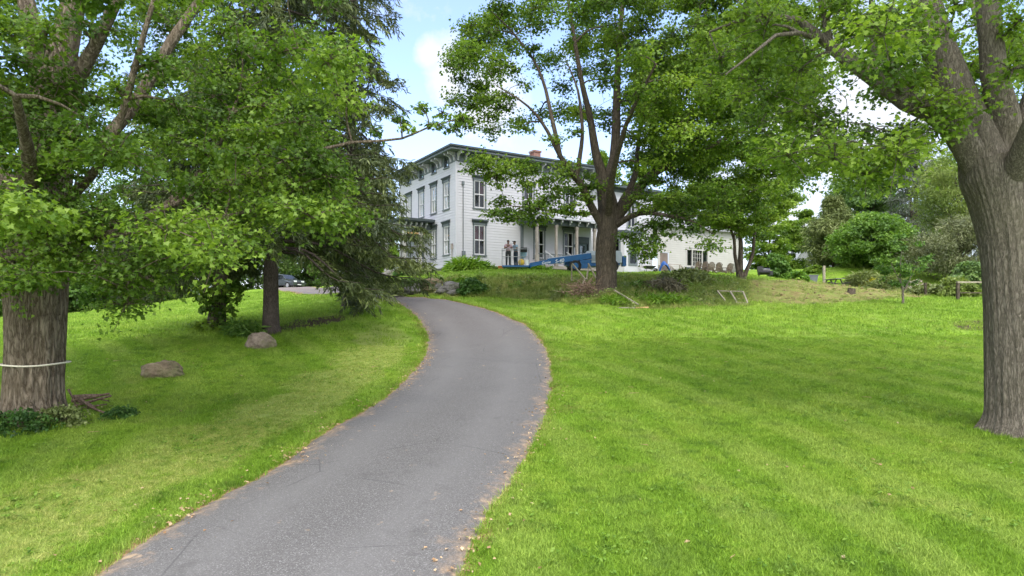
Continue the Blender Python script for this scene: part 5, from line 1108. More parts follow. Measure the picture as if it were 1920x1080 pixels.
# stump, logs, posts, gate
st = gp(1596, 0, 42, 0); s = MB(); s.tube([st-[0, 0, .1], st+[0, 0, .12], st+[.03, -.03, .36]], [.30, .24, .23], 20, fn=bark_fn(7, .1, 5)); s.bar(st+[.1, 0, .15], st+[-.75, -.1, .02], .12, .1)
o = s.build('tree_stump', BARK_DARK, None, st); o.location = st; tag(o, 'cut brown stump on the bare earth', 'stump')
lg = G(1525, 571); s = MB(); s.tube([lg+[-.16, 0, .05], lg+[.16, .03, .05]], .055, 10); o = s.build('log', BARK_DARK, None, lg); o.location = lg; tag(o, 'short dark log lying at the lawn edge below the stump', 'log')
for px, py, Y, top, w, lb in [(1545, 533, 57, 499, .18, 'tall grey post beside the picnic table'), (1735, 556, 42, 531, .12, 'short dark post among the pale weeds')]:
    p = gp(px, py, Y, -.2); s = MB(); s.box((-w/2, -w/2, 0), (w/2, w/2, (CY-top)/F*Y-p[2]-.01)); s.prism([(-w/2, -w/2), (w/2, -w/2), (w/2*.6, w/2), (-w/2*.6, w/2)], (CY-top)/F*Y-p[2]-.008, (CY-top)/F*Y-p[2]+.04); o = s.build('wooden_post', PALEW if px < 1600 else BARK_DARK); o.location = p; tag(o, lb, 'post')
p = gp(1823, 0, 37.5, 0); gt = thing('garden_gate', 'low timber frame gate of two posts and a pale rail at the lawn edge', 'gate', p); k = 37.5/F
for dx, nm in ((-27*k, 'post'), (27*k, 'post')):
    s = MB(); zg = float(tz(p[0]+dx, 37.5))-p[2]; s.box((dx-.07, -.07, zg-.2), (dx+.07, .07, zg+1.0)); s.build(nm, BARK_DARK if dx < 0 else PALEW, gt)
s = MB(); zg = float(tz(p[0], 37.5))-p[2]; s.box((-29*k, -.08, zg+.98), (30*k, .08, zg+1.07)); s.build('rail', PALEW, gt); s = MB(); s.box((-26*k, -.03, zg+.4), (26*k, .03, zg+.46)); s.build('lower_rail', BARK_DARK, gt)

# ------------------------------------------------------------------ garden furniture
CHAIRM = mat_paint('weathered_brown_slats', (.145, .105, .085), .8, .25, 6); CHAIRG = mat_paint('weathered_grey_slats', (.26, .25, .24), .8, .2, 6)
def adirondack(label, p, rz, mat):
    t = thing('garden_chair', label, 'chair', p, rz, 'chairs along the low wing')
    b = MB(); n = 6
    for i in range(n):
        x = (i-2.5)*.085; h = .95-.012*(i-2.5)**2*2; b.bar((x, -.22, .22), (x*1.12, -.52, h), .075, .02, (0, 1, 0))
    b.bar((-.27, -.35, .5), (.27, -.35, .5), .03, .06); b.build('backrest', mat, t)
    s = MB()
    for i in range(6): s.bar((-.27, -.2+.11*i, .24+.022*i), (.27, -.2+.11*i, .24+.022*i), .09, .02)
    s.build('seat', mat, t)
    for sx in (-1, 1):
        a = MB(); a.bar((sx*.33, -.42, .52), (sx*.33, .38, .55), .12, .025); a.build('armrest', mat, t)
        l = MB(); l.box((sx*.29-.02, .28, 0), (sx*.29+.02, .37, .53)); l.build('leg', mat, t)
        l = MB(); l.bar((sx*.29, -.62, .04), (sx*.29, .3, .34), .03, .10); l.build('leg', mat, t)
    return t
for px, Y, rz, mt, lb in [(1306, 57.5, .1, CHAIRM, 'leftmost brown garden chair of the row by the low wing'), (1320, 57.4, .0, CHAIRM, 'second brown garden chair from the left of the row'), (1332, 56.8, -.05, CHAIRM, 'brown garden chair in the middle of the row'), (1345, 57, .05, CHAIRM, 'brown garden chair left of the grey one'), (1353, 58.5, -.9, CHAIRG, 'greyer garden chair turned sideways in the row'), (1364, 57.6, .2, CHAIRM, 'brown garden chair standing apart under the wall box'), (1376, 58.0, -.4, CHAIRG, 'grey garden chair half behind the slim tree stems')]:
    x = (px-CX)/F*Y; adirondack(lb, (x, Y, (CY-519)/F*Y if False else float(tz(x, Y))), rz, mt)
p = gp(1563, 0, 54, 0); DKW = mat_paint('dark_stained_timber', (.05, .045, .042), .8, .2, 5); pt_ = thing('picnic_table', 'dark picnic table seen end on beside the grey post', 'table', p, .12)
s = MB()
for i in range(5): s.box((-.38+.155*i, -.9, .72), (-.38+.155*i+.14, .9, .76))
s.build('tabletop', mat_paint('worn_grey_tabletop', (.17, .165, .16), .8, .2, 5), pt_)
for sx in (-1, 1):
    s = MB(); s.box((sx*.62, -.9, .42), (sx*.88, .9, .46)); s.build('bench', DKW, pt_)
for yy in (-.65, .65):
    s = MB(); s.bar((-.15, yy, .72), (-.55, yy, 0), .06, .1, (0, 1, 0)); s.bar((.15, yy, .72), (.55, yy, 0), .06, .1, (0, 1, 0)); s.bar((-.85, yy+.06, .39), (.85, yy+.06, .39), .05, .1, (0, 1, 0)); s.build('trestle', DKW, pt_)
p = gp(1433, 0, 54, 0); BLK = mat_paint('black_smoker_paint', (.018, .018, .02), .45, .2, 5); sm_ = thing('barbecue_smoker', 'black barrel smoker on legs standing on the grass right of the slim tree', 'smoker', p, -.15)
s = MB(); s.tube([(-.48, 0, .52), (.42, 0, .52)], .27, 20); s.build('barrel', BLK, sm_); s = MB(); s.box((-.50, -.27, .5), (-.14, .27, .93)); s.build('cabinet', BLK, sm_); s = MB(); s.box((.425, -.2, .22), (.62, .2, .55)); s.build('firebox', BLK, sm_)
s = MB(); s.box((-.3, -.42, .42), (.45, -.28, .45)); s.build('shelf', BLK, sm_); s = MB(); s.tube([(-.25, -.25, .68), (-.25, -.32, .7), (.2, -.32, .7), (.2, -.25, .68)], .012, 6); s.build('handle', mat_paint('bare_steel', (.5, .5, .5), .35, .05, 3, metal=.9), sm_)
for x in (-.42, .36):
    for y in (-.2, .2): s = MB(); s.bar((x, y, 0), (x, y, .40), .04); s.build('leg', BLK, sm_)
p = gp(1521, 0, 55, 0); bn = thing('utility_bin', 'grey lidded bin in front of the yellow-green shrub', 'bin', p, .1); GREYP = mat_paint('grey_plastic', (.12, .135, .14), .6, .12, 4)
s = MB(); v = [(x*w, y*w, z) for z, w in ((.05, .30), (.86, .38)) for y in (-1, 1) for x in (-1, 1)]; s.add(v, [[0, 2, 3, 1], [4, 5, 7, 6], [0, 1, 5, 4], [2, 6, 7, 3], [0, 4, 6, 2], [1, 3, 7, 5]]); s.build('bin_body', GREYP, bn)
s = MB(); s.box((-.42, -.42, .863), (.42, .40, .93)); s.build('lid', GREYP, bn)
for sx in (-1, 1): s = MB(); s.tube([(sx*.30, .3, .1), (sx*.36, .3, .1)], .1, 14); s.build('wheel', BLK, bn)
# white outbuilding far off
p = gp(1487, 0, 98, 0); ob = thing('outbuilding', 'small white gabled outbuilding far behind the smoker', 'house', p, .35)
s = MB(); fo = face_map('x', -2.2, -1); clapboard(s, fo, -1.6, 1.6, 0, 2.4); clapboard(s, fo, -1.6, 1.6, 2.4, 4.4, top=lambda w: (-1.6+1.6*(w-2.4)/2, 1.6-1.6*(w-2.4)/2)); clapboard(s, face_map('y', -1.6, -1), -2.2, 2.2, 0, 2.4); clapboard(s, face_map('y', 1.6, 1), -2.2, 2.2, 0, 2.4); s.build('wall', WHITE, ob)
s = MB(); s.add([(-2.0, -2.5, 2.0), (0, -2.5, 4.5), (2.0, -2.5, 2.0), (2.0, 2.5, 2.0), (0, 2.5, 4.5), (-2, 2.5, 2.0), (-2.0, -2.5, 2.14), (0, -2.5, 4.66), (2.0, -2.5, 2.14), (2.0, 2.5, 2.14), (0, 2.5, 4.66), (-2, 2.5, 2.14)], [[0, 1, 4, 5], [1, 2, 3, 4], [6, 11, 10, 7], [7, 10, 9, 8], [0, 6, 7, 1], [1, 7, 8, 2], [0, 5, 11, 6], [2, 8, 9, 3]]); s.build('roof', mat_paint('pale_shingle', (.42, .43, .44), .9, .1, 2), ob)
s = MB(); fbox(s, fo, -.4, .4, .9, 2.0, .0, .06); s.build('window', DARKIN, ob)

# ------------------------------------------------------------------ boom lift with two people
LY = 44.0; BLUE = mat_paint('blue_lift_enamel', (.010, .095, .27), .4, .12, 3); LGREY = mat_paint('pale_grey_cowling', (.42, .47, .52), .45, .08, 2); TYRE = mat_paint('black_tyre', (.022, .022, .022), .9, .2, 8); STEEL = mat_paint('grey_steel_rail', (.30, .31, .33), .5, .1, 4, metal=.3)
lx = (1112-CX)/F*LY; lz = float(tz(lx, LY)); lift = thing('boom_lift', 'blue self-propelled boom lift with a lowered boom and railed basket before the porch', 'boom lift', (lx, LY, lz))
def LL(px, py, dy=0): q = P(px, py, LY+dy); return q-np.array([lx, LY, lz])
s = MB(); s.box((-1.75, -.55, .42), (1.55, .55, .86)); s.box((-1.9, -.4, .5), (1.7, .4, .74)); s.build('chassis', BLUE, lift)
for x in (-1.25, 1.15):
    for y in (-.95, .62):
        w = MB(); w.tube([(x, y, .4), (x, y+.05, .4), (x, y+.28, .4), (x, y+.33, .4)], [.34, .40, .40, .34], 26); wo = w.build('wheel', TYRE, lift); h = MB(); h.tube([(x, y-.015 if y < 0 else y+.30, .4), (x, y+.03 if y < 0 else y+.35, .4)], [.2, .2], 16); h.build('rim', BLUE, wo)
s = MB(); s.tube([(.0, 0, .86), (.0, 0, 1.02)], .5, 24); s.build('turntable', STEEL, lift)
s = MB(); A = LL(1098, 494); B = LL(1163, 472); s.prism([(A[0], -.62), (B[0], -.62), (B[0]+.12, 0), (B[0], .62), (A[0], .62)], A[2], B[2]-.10); v0 = B[2]-.097; s.prism([(A[0]+.05, -.55), (B[0]-.05, -.55), (B[0]+.05, 0), (B[0]-.05, .55), (A[0]+.05, .55)], v0, B[2]); s.build('cowling', LGREY, lift)
s = MB(); s.box((A[0]+.2, -.64, A[2]+.12), (A[0]+1.1, -.623, A[2]+.5)); s.build('cowling_panel', mat_paint('grey_panel', (.28, .31, .34), .5, .1, 3), lift)
def beam(mb, a, c, h, w, y0=0):
    a = np.array(a); c = np.array(c); d = c-a; n = np.array([-d[2], 0, d[0]])/np.hypot(d[0], d[2])*h/2
    for z in (): pass
    v = [(*(a+n*s_)[:1], y0+y*w/2, (a+n*s_)[2]) for s_ in (-1, 1) for y in (-1, 1)]+[(*(c+n*s_)[:1], y0+y*w/2, (c+n*s_)[2]) for s_ in (-1, 1) for y in (-1, 1)]
    mb.add(v, [[0, 1, 3, 2], [4, 6, 7, 5], [0, 4, 5, 1], [2, 3, 7, 6], [0, 2, 6, 4], [1, 5, 7, 3]])
s = MB(); beam(s, LL(1106, 482), LL(1026, 492.5), .36, .34, -.75); bo = s.build('boom', BLUE, lift)
s = MB(); beam(s, LL(1026.5, 492.4), LL(994, 498.5), .25, .24, -.75); s.build('boom_extension', BLUE, lift)
s = MB(); beam(s, LL(1106, 476.5), LL(1026, 487), .05, .12, -.75); s.build('hose_tray', LGREY, lift)
s = MB(); s.box((LL(1085, 490)[0], -.9, LL(1085, 505)[2]), (LL(1106, 490)[0], -.6, LL(1085, 486)[2]-.12)); s.build('boom_mount', BLUE, lift)
def lettering(txt, size, loc, ang, mat, parent, name='boom_lettering'):
    cu = bpy.data.curves.new('letters', 'FONT'); cu.body = txt; cu.size = size; cu.extrude = .003; cu.shear = .2
    t = bpy.data.objects.new('letters', cu); COL.objects.link(t); bpy.context.view_layer.update()
    me = bpy.data.meshes.new_from_object(t.evaluated_get(bpy.context.evaluated_depsgraph_get())); bpy.data.objects.remove(t)
    me.materials.clear(); me.materials.append(mat); o = bpy.data.objects.new(name, me); COL.objects.link(o); o.parent = parent; o.location = loc; o.rotation_euler = (R(90), -ang, 0); return o
WHT = mat_paint('white_lettering', (.80, .82, .84), .5, .02, 3); dd_ = LL(1106, 482)-LL(1026, 492.5); ang = math.atan2(dd_[2], dd_[0])
q = LL(1018, 495.5); lettering('Genie', .24, (q[0]-.12, -.98, q[2]-.08), ang, WHT, bo); q = LL(1041, 492.2); lettering('S-40', .32, (q[0]-.05, -.945, q[2]-.11), ang, WHT, bo)
s = MB(); s.box((LL(1163, 480)[0]+.1, -.3, .45), (LL(1163, 480)[0]+.35, .3, 1.1)); s.build('counterweight', BLUE, lift)
fz = LL(966, 500.5)[2]; f0, f1 = LL(942, 500)[0], LL(991, 500)[0]
s = MB(); s.box((f0, -1.35, fz-.1), (f1, -.45, fz)); s.build('basket_floor', BLUE, lift)
rl_ = MB()
for z in (.55, 1.05): rl_.tube([(f0, -1.35, fz+z), (f1, -1.35, fz+z), (f1, -.45, fz+z), (f0, -.45, fz+z), (f0, -1.35, fz+z)], .021, 6)
for x in np.linspace(f0, f1, 4):
    for y in (-1.35, -.45): rl_.tube([(x, y, fz), (x, y, fz+1.05)], .021, 6)
rl_.build('basket_rail', STEEL, lift)
s = MB(); s.box((f1-.55, -1.28, fz+.86), (f1-.12, -1.02, fz+1.14)); s.build('control_box', TYRE, lift)
s = MB(); s.bar((f1, -.9, fz-.05), LL(994, 498.5)+np.array([0, -.75, 0]), .2, .22); s.build('basket_pivot', BLUE, lift)
def bucket(name, label, cat, p, r, h, mat, taper=.8):
    s = MB(); s.tube([(0, 0, 0), (0, 0, h*.9), (0, 0, h)], [r*taper, r*.98, r*1.05], 18); o = s.build(name, mat); o.location = p; return tag(o, label, cat)
W = lambda x, y, z: (lx+x, LY+y, lz+z)
fx = lambda px: LL(px, 500)[0]
s = MB(); s.sphere((0, 0, .27), (.22, .2, .28), 14, 10, lambda d: 1+.15*mnoise.noise((d[0]*2, d[1]*2, d[2]*2))); o = s.build('tool_bag', mat_paint('pale_blue_cloth', (.28, .42, .52), .8, .2, 4)); o.location = W(fx(981), -.8, fz+.5); tag(o, 'pale blue cloth bag hanging inside the lift basket', 'bag')
s = MB(); s.sphere((0, 0, .2), (.2, .2, .22), 14, 10, lambda d: 1+.18*mnoise.noise((d[0]*2+4, d[1]*2, d[2]*2))); o = s.build('yellow_sack', mat_paint('yellow_cloth', (.55, .38, .06), .8, .2, 4)); o.location = W(fx(977), -1.15, fz); tag(o, 'yellow sack on the lift basket floor', 'sack')
bucket('bucket', 'white bucket at the right end of the lift basket', 'bucket', W(fx(987), -1.1, fz), .15, .36, WHT)
pp_ = gp(939, 0, 45.2, 0); bucket('flower_pot', 'orange clay pot on the grass left below the lift basket', 'pot', pp_, .2, .36, mat_paint('orange_clay', (.50, .17, .06), .85, .15, 5))

# people, grown from a skeleton with the Skin modifier
def skinned(name, chains, mat, parent, root_i=0, sub=2):
    vs, es, rs = [], [], []; idx = {}
    for ch in chains:
        prev = None
        for key, p, r in ch:
            if key is not None and key in idx: i = idx[key]
            else:
                i = len(vs); vs.append(p); rs.append(r)
                if key is not None: idx[key] = i
            if prev is not None and prev != i: es.append((prev, i))
            prev = i
    me = bpy.data.meshes.new(name); me.from_pydata([tuple(v) for v in vs], es, []); me.materials.append(mat)
    o = bpy.data.objects.new(name, me); COL.objects.link(o); o.parent = parent
    md = o.modifiers.new('skin', 'SKIN'); md.use_smooth_shade = True
    sv = me.skin_vertices[0].data
    for i, r in enumerate(rs): sv[i].radius = (r, r) if np.isscalar(r) else r
    sv[root_i].use_root = True
    sb = o.modifiers.new('sub', 'SUBSURF'); sb.levels = sub; sb.render_levels = sub; return o
def person(label, p, rz, armL, armR, skin, shirt, pants, hairm, hat=False, lean=0, s=1.0):
    """standing figure, 1.72 m; armL/armR give elbow and wrist"""
    t = thing('person', label, 'person', p, rz); t.scale = (s, s, s)
    hip = {-1: np.array([-.095, 0, .90]), 1: np.array([.095, 0, .90])}; pel = np.array([0, 0, .95]); wa = np.array([0, lean*.15, 1.12]); ch_ = np.array([0, lean*.4, 1.32]); ne = np.array([0, .0+lean*.7, 1.47]); he = np.array([0, .03+lean, 1.60])
    ch = [[('pel', pel, (.15, .11)), ('wa', wa, (.135, .095)), ('ch', ch_, (.165, .11)), ('ne', ne, .055), ('jaw', he+[0, .02, -.035], (.062, .07)), ('he', he+[0, .005, .02], (.078, .092)), ('top', he+[0, -.005, .085], (.062, .075))]]
    ch.append([('jaw', he, .06), (None, he+[0, .105, .0], .016)])                         # nose
    for sx in (-1, 1): ch.append([('he', he, .07), (None, he+[sx*.083, -.005, .0], .018)])  # ears
    sk_, tr_, fe = [], [], []
    for sx, arm in ((-1, armL), (1, armR)):
        sh = np.array([sx*.19, lean*.45, 1.40]); el, wr = np.array(arm[0]), np.array(arm[1]); d = unit(wr-el)
        pm = wr+d*.05; hb = wr+d*.09; side = unit(np.cross(d, [0, 0, 1.0]) if abs(d[2]) < .9 else np.array([0, 1.0, 0])); dn = unit(np.cross(side, d))
        ch.append([('ch', ch_, .16), (f's{sx}', sh, .068), (f'e{sx}', el, .045), (f'w{sx}', wr, .028), (f'p{sx}', pm, (.036, .02)), (f'h{sx}', hb, (.036, .018))])
        for k, (o_, L) in enumerate(((-.03, .07), (-.01, .085), (.01, .08), (.03, .062))):
            a = hb+side*o_; ch.append([(f'h{sx}', hb, .03), (None, a+d*L*.45, .0095), (None, a+d*L*.8-dn*.015, .0085), (None, a+d*L-dn*.035, .0075)])
        ch.append([(f'p{sx}', pm, .03), (None, wr+d*.06-side*.045-dn*.01, .011), (None, wr+d*.095-side*.05-dn*.03, .009)])
        kn = hip[sx]+[sx*.012, .015, -.42]; an = hip[sx]+[sx*.02, -.02, -.81]
        ch.append([('pel', pel, .15), (f'hp{sx}', hip[sx], .095), (f'k{sx}', kn, .06), (f'a{sx}', an, .042), (None, an+[0, .0, -.065], .04), (None, an+[sx*.015, .13, -.07], (.035, .03))])
        sk_.append([('c2', ch_, (.182, .128)), (f's{sx}', sh, .08), (f'e{sx}', sh+(el-sh)*.62, .064)])
        tr_.append([('p2', pel+[0, 0, .0], (.172, .128)), (f'h{sx}', hip[sx]-[0, 0, .03], .112), (f'k{sx}', kn, .08), (f'a{sx}', an+[0, 0, .0], .066), (f'b{sx}', an+[0, 0, -.035], .068)])
        fe.append([an+[sx*.01, .03, -.075]])
    skinned('body', ch, skin, t)
    skinned('shirt', [[('p2', pel+[0, 0, .0], (.175, .132)), ('w2', wa, (.16, .118)), ('c2', ch_, (.182, .128)), ('n2', ne-[0, 0, .035], .075)]]+sk_, shirt, t)
    skinned('trousers', [[('w2', pel+[0, 0, .09], (.155, .115)), ('p2', pel, (.17, .125))]]+tr_, pants, t, 1)
    b = MB(); b.sphere(he+np.array([0, -.018, .055]), (.092, .105, .088), 18, 12, lambda d: 1 if d[2] > -.25 or d[1] < 0 else .75)
    if hat: b.prism([(-.07, .07), (-.06, .17), (0, .195), (.06, .17), (.07, .07)], he[2]+.075, he[2]+.09, RZ(0, (0, he[1], 0)))
    b.build('cap' if hat else 'hair', hairm, t)
    for k, q in enumerate(fe):
        b = MB(); b.sphere(q[0], (.052, .135, .055), 14, 10); b.build('shoe', TYRE, t)
    e = MB()
    for sx in (-1, 1): e.sphere(he+np.array([sx*.03, .088, .02]), .011, 8, 6)
    e.build('eyes', TYRE, t); return t
SKIN_D = mat_paint('brown_skin', (.16, .085, .055), .55, .08, 3); HAIR = mat_paint('black_hair', (.012, .010, .010), .7, .2, 20)
def mat_plaid():
    m, nt, o = newmat('plaid_shirt_cloth'); w = N(nt, 'ShaderNodeTexWave', Scale=5.0, bands_direction='Z'); w2 = N(nt, 'ShaderNodeTexWave', Scale=5.0, bands_direction='X')
    tc = N(nt, 'ShaderNodeTexCoord').outputs['Object']; nt.links.new(tc, w.inputs[0]); nt.links.new(tc, w2.inputs[0])
    c = mixc(nt, math_n(nt, 'MULTIPLY', math_n(nt, 'ADD', w.outputs['Fac'], w2.outputs['Fac']), .5), (.16, .06, .09), (.62, .50, .55)); principled(nt, o, c, .85, .1); return m
person('man in pink plaid shirt and dark trousers at left of basket', W(fx(953), -.9, fz), math.pi*1.05, ((-.27, .08, 1.14), (-.16, .28, 1.18)), ((.27, .10, 1.15), (.10, .30, 1.25)), SKIN_D, mat_plaid(), mat_paint('charcoal_trousers', (.035, .038, .042), .85, .15, 6), HAIR, s=.96)
person('man in blue-grey shirt and dark cap reaching over the basket rail', W(fx(967), -.85, fz), math.pi*.72, ((-.27, .14, 1.15), (-.20, .38, 1.12)), ((.27, .2, 1.2), (.22, .46, 1.22)), SKIN_D, mat_paint('blue_grey_shirt', (.18, .26, .32), .85, .15, 5), mat_paint('navy_jeans', (.02, .035, .055), .85, .2, 6), HAIR, hat=True, lean=.09, s=.93)

# tarp and grill by the foundation
p = np.array(H2W(18.95, -.9, 0)); p[2] = float(tz(p[0], p[1])); tp_ = MB()
u = np.linspace(0, 1, 13); v = [(-.55+1.1*a+.05*math.sin(9*b_), -.3+.6*b_, max(.02, .95*math.sin(min(1, a*1.25)*math.pi)**.7*(1-.35*abs(b_-.5)*2)+.07*mnoise.noise((a*4, b_*4, 2)))) for b_ in u for a in u]
tp_.add(v, [[j*13+i, j*13+i+1, j*13+i+14, j*13+i+13] for j in range(12) for i in range(12)], smooth=True); o = tp_.build('tarp', mat_paint('blue_tarp', (.012, .07, .25), .4, .15, 4)); o.location = p+np.array([.5, -.3, 0]); tag(o, 'blue tarpaulin draped over something at the foot of the side stair', 'tarpaulin')
wb = thing('wheelbarrow', 'black wheelbarrow lying beside the blue tarpaulin', 'wheelbarrow', p+np.array([-.9, -.4, 0]), .2)
s = MB(); v = [(x*w, y*w2, z) for z, w, w2 in ((.28, .3, .2), (.52, .5, .32)) for y in (-1, 1) for x in (-1, 1)]; s.add(v, [[0, 2, 3, 1], [0, 1, 5, 4], [2, 6, 7, 3], [0, 4, 6, 2], [1, 3, 7, 5]]); s.build('tray', BLK, wb); s = MB(); s.tube([(.55, -.04, .18), (.55, .04, .18)], .18, 18); s.build('wheel', TYRE, wb)
for sy in (-1, 1): s = MB(); s.bar((.55, sy*.07, .18), (-.95, sy*.25, .48), .035); s.build('handle', PRIMED, wb); s = MB(); s.bar((-.3, sy*.18, .35), (-.4, sy*.2, 0), .035); s.build('leg', BLK, wb)

# ------------------------------------------------------------------ parked car
cY = 73.0; cx_ = (533-CX)/F*cY; p = np.array([cx_, cY, float(tz(cx_, cY))]); car = thing('parked_car', 'dark grey estate car parked at the top of the drive behind the spruce trunk', 'car', p, R(-28))
CARP = mat_paint('dark_grey_car_paint', (.10, .115, .13), .25, .05, 2, metal=.5); CARG = newmat('car_window_glass'); principled(CARG[1], CARG[2], (.012, .015, .018), .06, .6)
def arch(cx, z, r, n=9): return [(cx+r*math.cos(a), z+r*math.sin(a)) for a in np.linspace(math.pi, 0, n)]
side = [(-2.2, .32)]+arch(-1.35, .32, .37)+arch(1.4, .32, .37)+[(2.22, .32), (2.25, .62), (2.15, .86), (1.15, 1.0), (.45, 1.50), (-.2, 1.60), (-1.7, 1.56), (-2.12, 1.05), (-2.25, .7)]
n = len(side); s = MB(); wv = lambda z: .88 if z < 1.02 else .88-.24*(z-1.0)/.6
v = [(x, sy*wv(z), z) for sy in (-1, 1) for x, z in side]; s.add(v, [[i, n+i, n+(i+1) % n, (i+1) % n] for i in range(n)])
for ring in (list(range(n)), list(range(n, 2*n))[::-1]): s.f.append(np.array([ring])); s.fa.append(np.full(1, .5)); s.sm.append(np.full(1, False))
s.build('body', CARP, car)
for sy in (-1, 1):
    s = MB(); o_ = lambda x, z: (x, sy*(wv(z)+.006), z)
    s.add([o_(1.0, 1.05), o_(.42, 1.45), o_(-.55, 1.5), o_(-.55, 1.05)], [[0, 1, 2, 3]]); s.add([o_(-.62, 1.05), o_(-.62, 1.5), o_(-1.6, 1.49), o_(-1.95, 1.08)], [[0, 1, 2, 3]]); s.build('side_window', CARG[0], car)
s = MB(); s.add([(1.13, -.78, 1.035), (1.13, .78, 1.035), (.47, .68, 1.50), (.47, -.68, 1.50)], [[0, 1, 2, 3]]); s.build('windscreen', CARG[0], car)
for x in (-1.35, 1.4):
    for sy in (-1, 1): s = MB(); s.tube([(x, sy*.66, .32), (x, sy*.89, .32)], .32, 22); w = s.build('wheel', TYRE, car); s = MB(); s.tube([(x, sy*.892, .32), (x, sy*.905, .32)], .2, 16); s.build('rim', STEEL, w)
HL = newmat('headlamp_glass'); principled(HL[1], HL[2], (.75, .78, .8), .15, .6)
for sy in (-1, 1): s = MB(); s.box((2.12, sy*.52-.18, .66), (2.245, sy*.52+.18, .82)); s.build('headlight', HL[0], car); s = MB(); s.box((.75, sy*.90-.1, 1.0), (.9, sy*.90+.1, 1.14)); s.build('wing_mirror', CARP, car)
s = MB(); s.box((2.225, -.32, .45), (2.262, .32, .62)); s.build('grille', TYRE, car); s = MB(); s.box((2.263, -.26, .36), (2.27, .26, .44)); s.build('number_plate', WHT, car)
# fallen leaves and grit along the edges of the drive
NL = 9000; i = rng.integers(0, 240, NL); sdn = rng.random(NL) < .62; off = rng.exponential(.16, NL)*np.where(rng.random(NL) < .25, -1.0, 1)
tt = np.where(sdn, 0, 1); wdt = np.linalg.norm(DR[i]-DL[i], axis=1); f_ = np.where(sdn, off/wdt, 1-off/wdt); q = DL[i]*(1-f_[:, None])+DR[i]*f_[:, None]; q += rng.normal(size=q.shape)*.03
clump = np.array([mnoise.noise((a*.9, b_*.9, 4)) for a, b_ in q]); keep = clump+rng.normal(size=NL)*.15 > -.02; q = q[keep]
lm = MB(); m_ = len(q); nm = unit(np.c_[rng.normal(size=(m_, 2))*.35, np.ones(m_)]); leaves(lm, np.c_[q, gz(q[:, 0], q[:, 1])+.052], nm, rand_dirs(m_, .1), rng.uniform(.025, .065, m_), 'oval', rng.random(m_))
o = lm.build('leaf_litter', mat_leaf('dry_brown_leaf', (.22, .12, .06), (.42, .27, .15), (.60, .46, .30), trans=.2)); tag(o, 'brown fallen leaves along the edges of the driveway', 'leaf litter', kind='stuff')
# ------------------------------------------------------------------ mown grass and rough growth
def mat_grass(name, colfn, trans=.3):
    m, nt, o = newmat(name)
    c = colfn(nt)
    a = N(nt, 'ShaderNodeAttribute', attribute_name='rnd')
    c = mixc(nt, 1.0, c, ramp(nt, a.outputs['Fac'], [(0, (.7, .72, .7)), (.6, (1.15, 1.12, 1.1)), (1, (1.8, 1.55, 1.9))]), 'MULTIPLY')
    p = N(nt, 'ShaderNodeBsdfPrincipled', Roughness=.6); p.inputs['Specular IOR Level'].default_value = .25
    t = N(nt, 'ShaderNodeBsdfTranslucent')
    nt.links.new(c, p.inputs['Base Color']); nt.links.new(mixc(nt, 1, c, (1.2, 1.2, .7), 'MULTIPLY'), t.inputs['Color'])
    mx = N(nt, 'ShaderNodeMixShader'); mx.inputs[0].default_value = trans
    nt.links.new(p.outputs[0], mx.inputs[1]); nt.links.new(t.outputs[0], mx.inputs[2]); nt.links.new(mx.outputs[0], o.inputs[0]); return m
GRASS = mat_grass('lawn_grass', lambda nt: grass_colour(nt, True))
GRASS_DRY = mat_grass('dry_clippings', lambda nt: mixc(nt, ramp(nt, noise_tex(nt, 5, 4, .7), [(.35, (0, 0, 0)), (.62, (1, 1, 1))]), grass_colour(nt, True), (.33, .375, .10)))
ROUGH = mat_grass('rough_grass_blades', lambda nt: ramp(nt, noise_tex(nt, 1.1, 5, .7), [(.3, (.10, .16, .03)), (.5, (.20, .27, .055)), (.7, (.38, .37, .14))]), .2)
def tuft(nb, rad, h, w, mat, lean=.5, seed=0):
    r = np.random.default_rng(seed); mb = MB()
    for i in range(nb):
        a = r.random()*6.283; d = rad*math.sqrt(r.random()); p = np.array([d*math.cos(a), d*math.sin(a), -.005])
        az = r.random()*6.283; hh = h*r.uniform(.55, 1.15); ln = lean*r.uniform(.2, 1.3)*hh
        sd = np.array([-math.sin(az), math.cos(az), 0])*w*r.uniform(.6, 1.2)/2; fw = np.array([math.cos(az), math.sin(az), 0])
        m = p+fw*ln*.4+[0, 0, hh*.62]; t = p+fw*ln*1.1+[0, 0, hh]
        k = r.random()
        mb.add([p-sd, p+sd, m+sd*.8, m-sd*.8], [[0, 1, 2, 3]], k); mb.add([m-sd*.8, m+sd*.8, t], [[0, 1, 2]], k)
    o = mb.build('grass_tuft', mat); COL.objects.unlink(o); return o
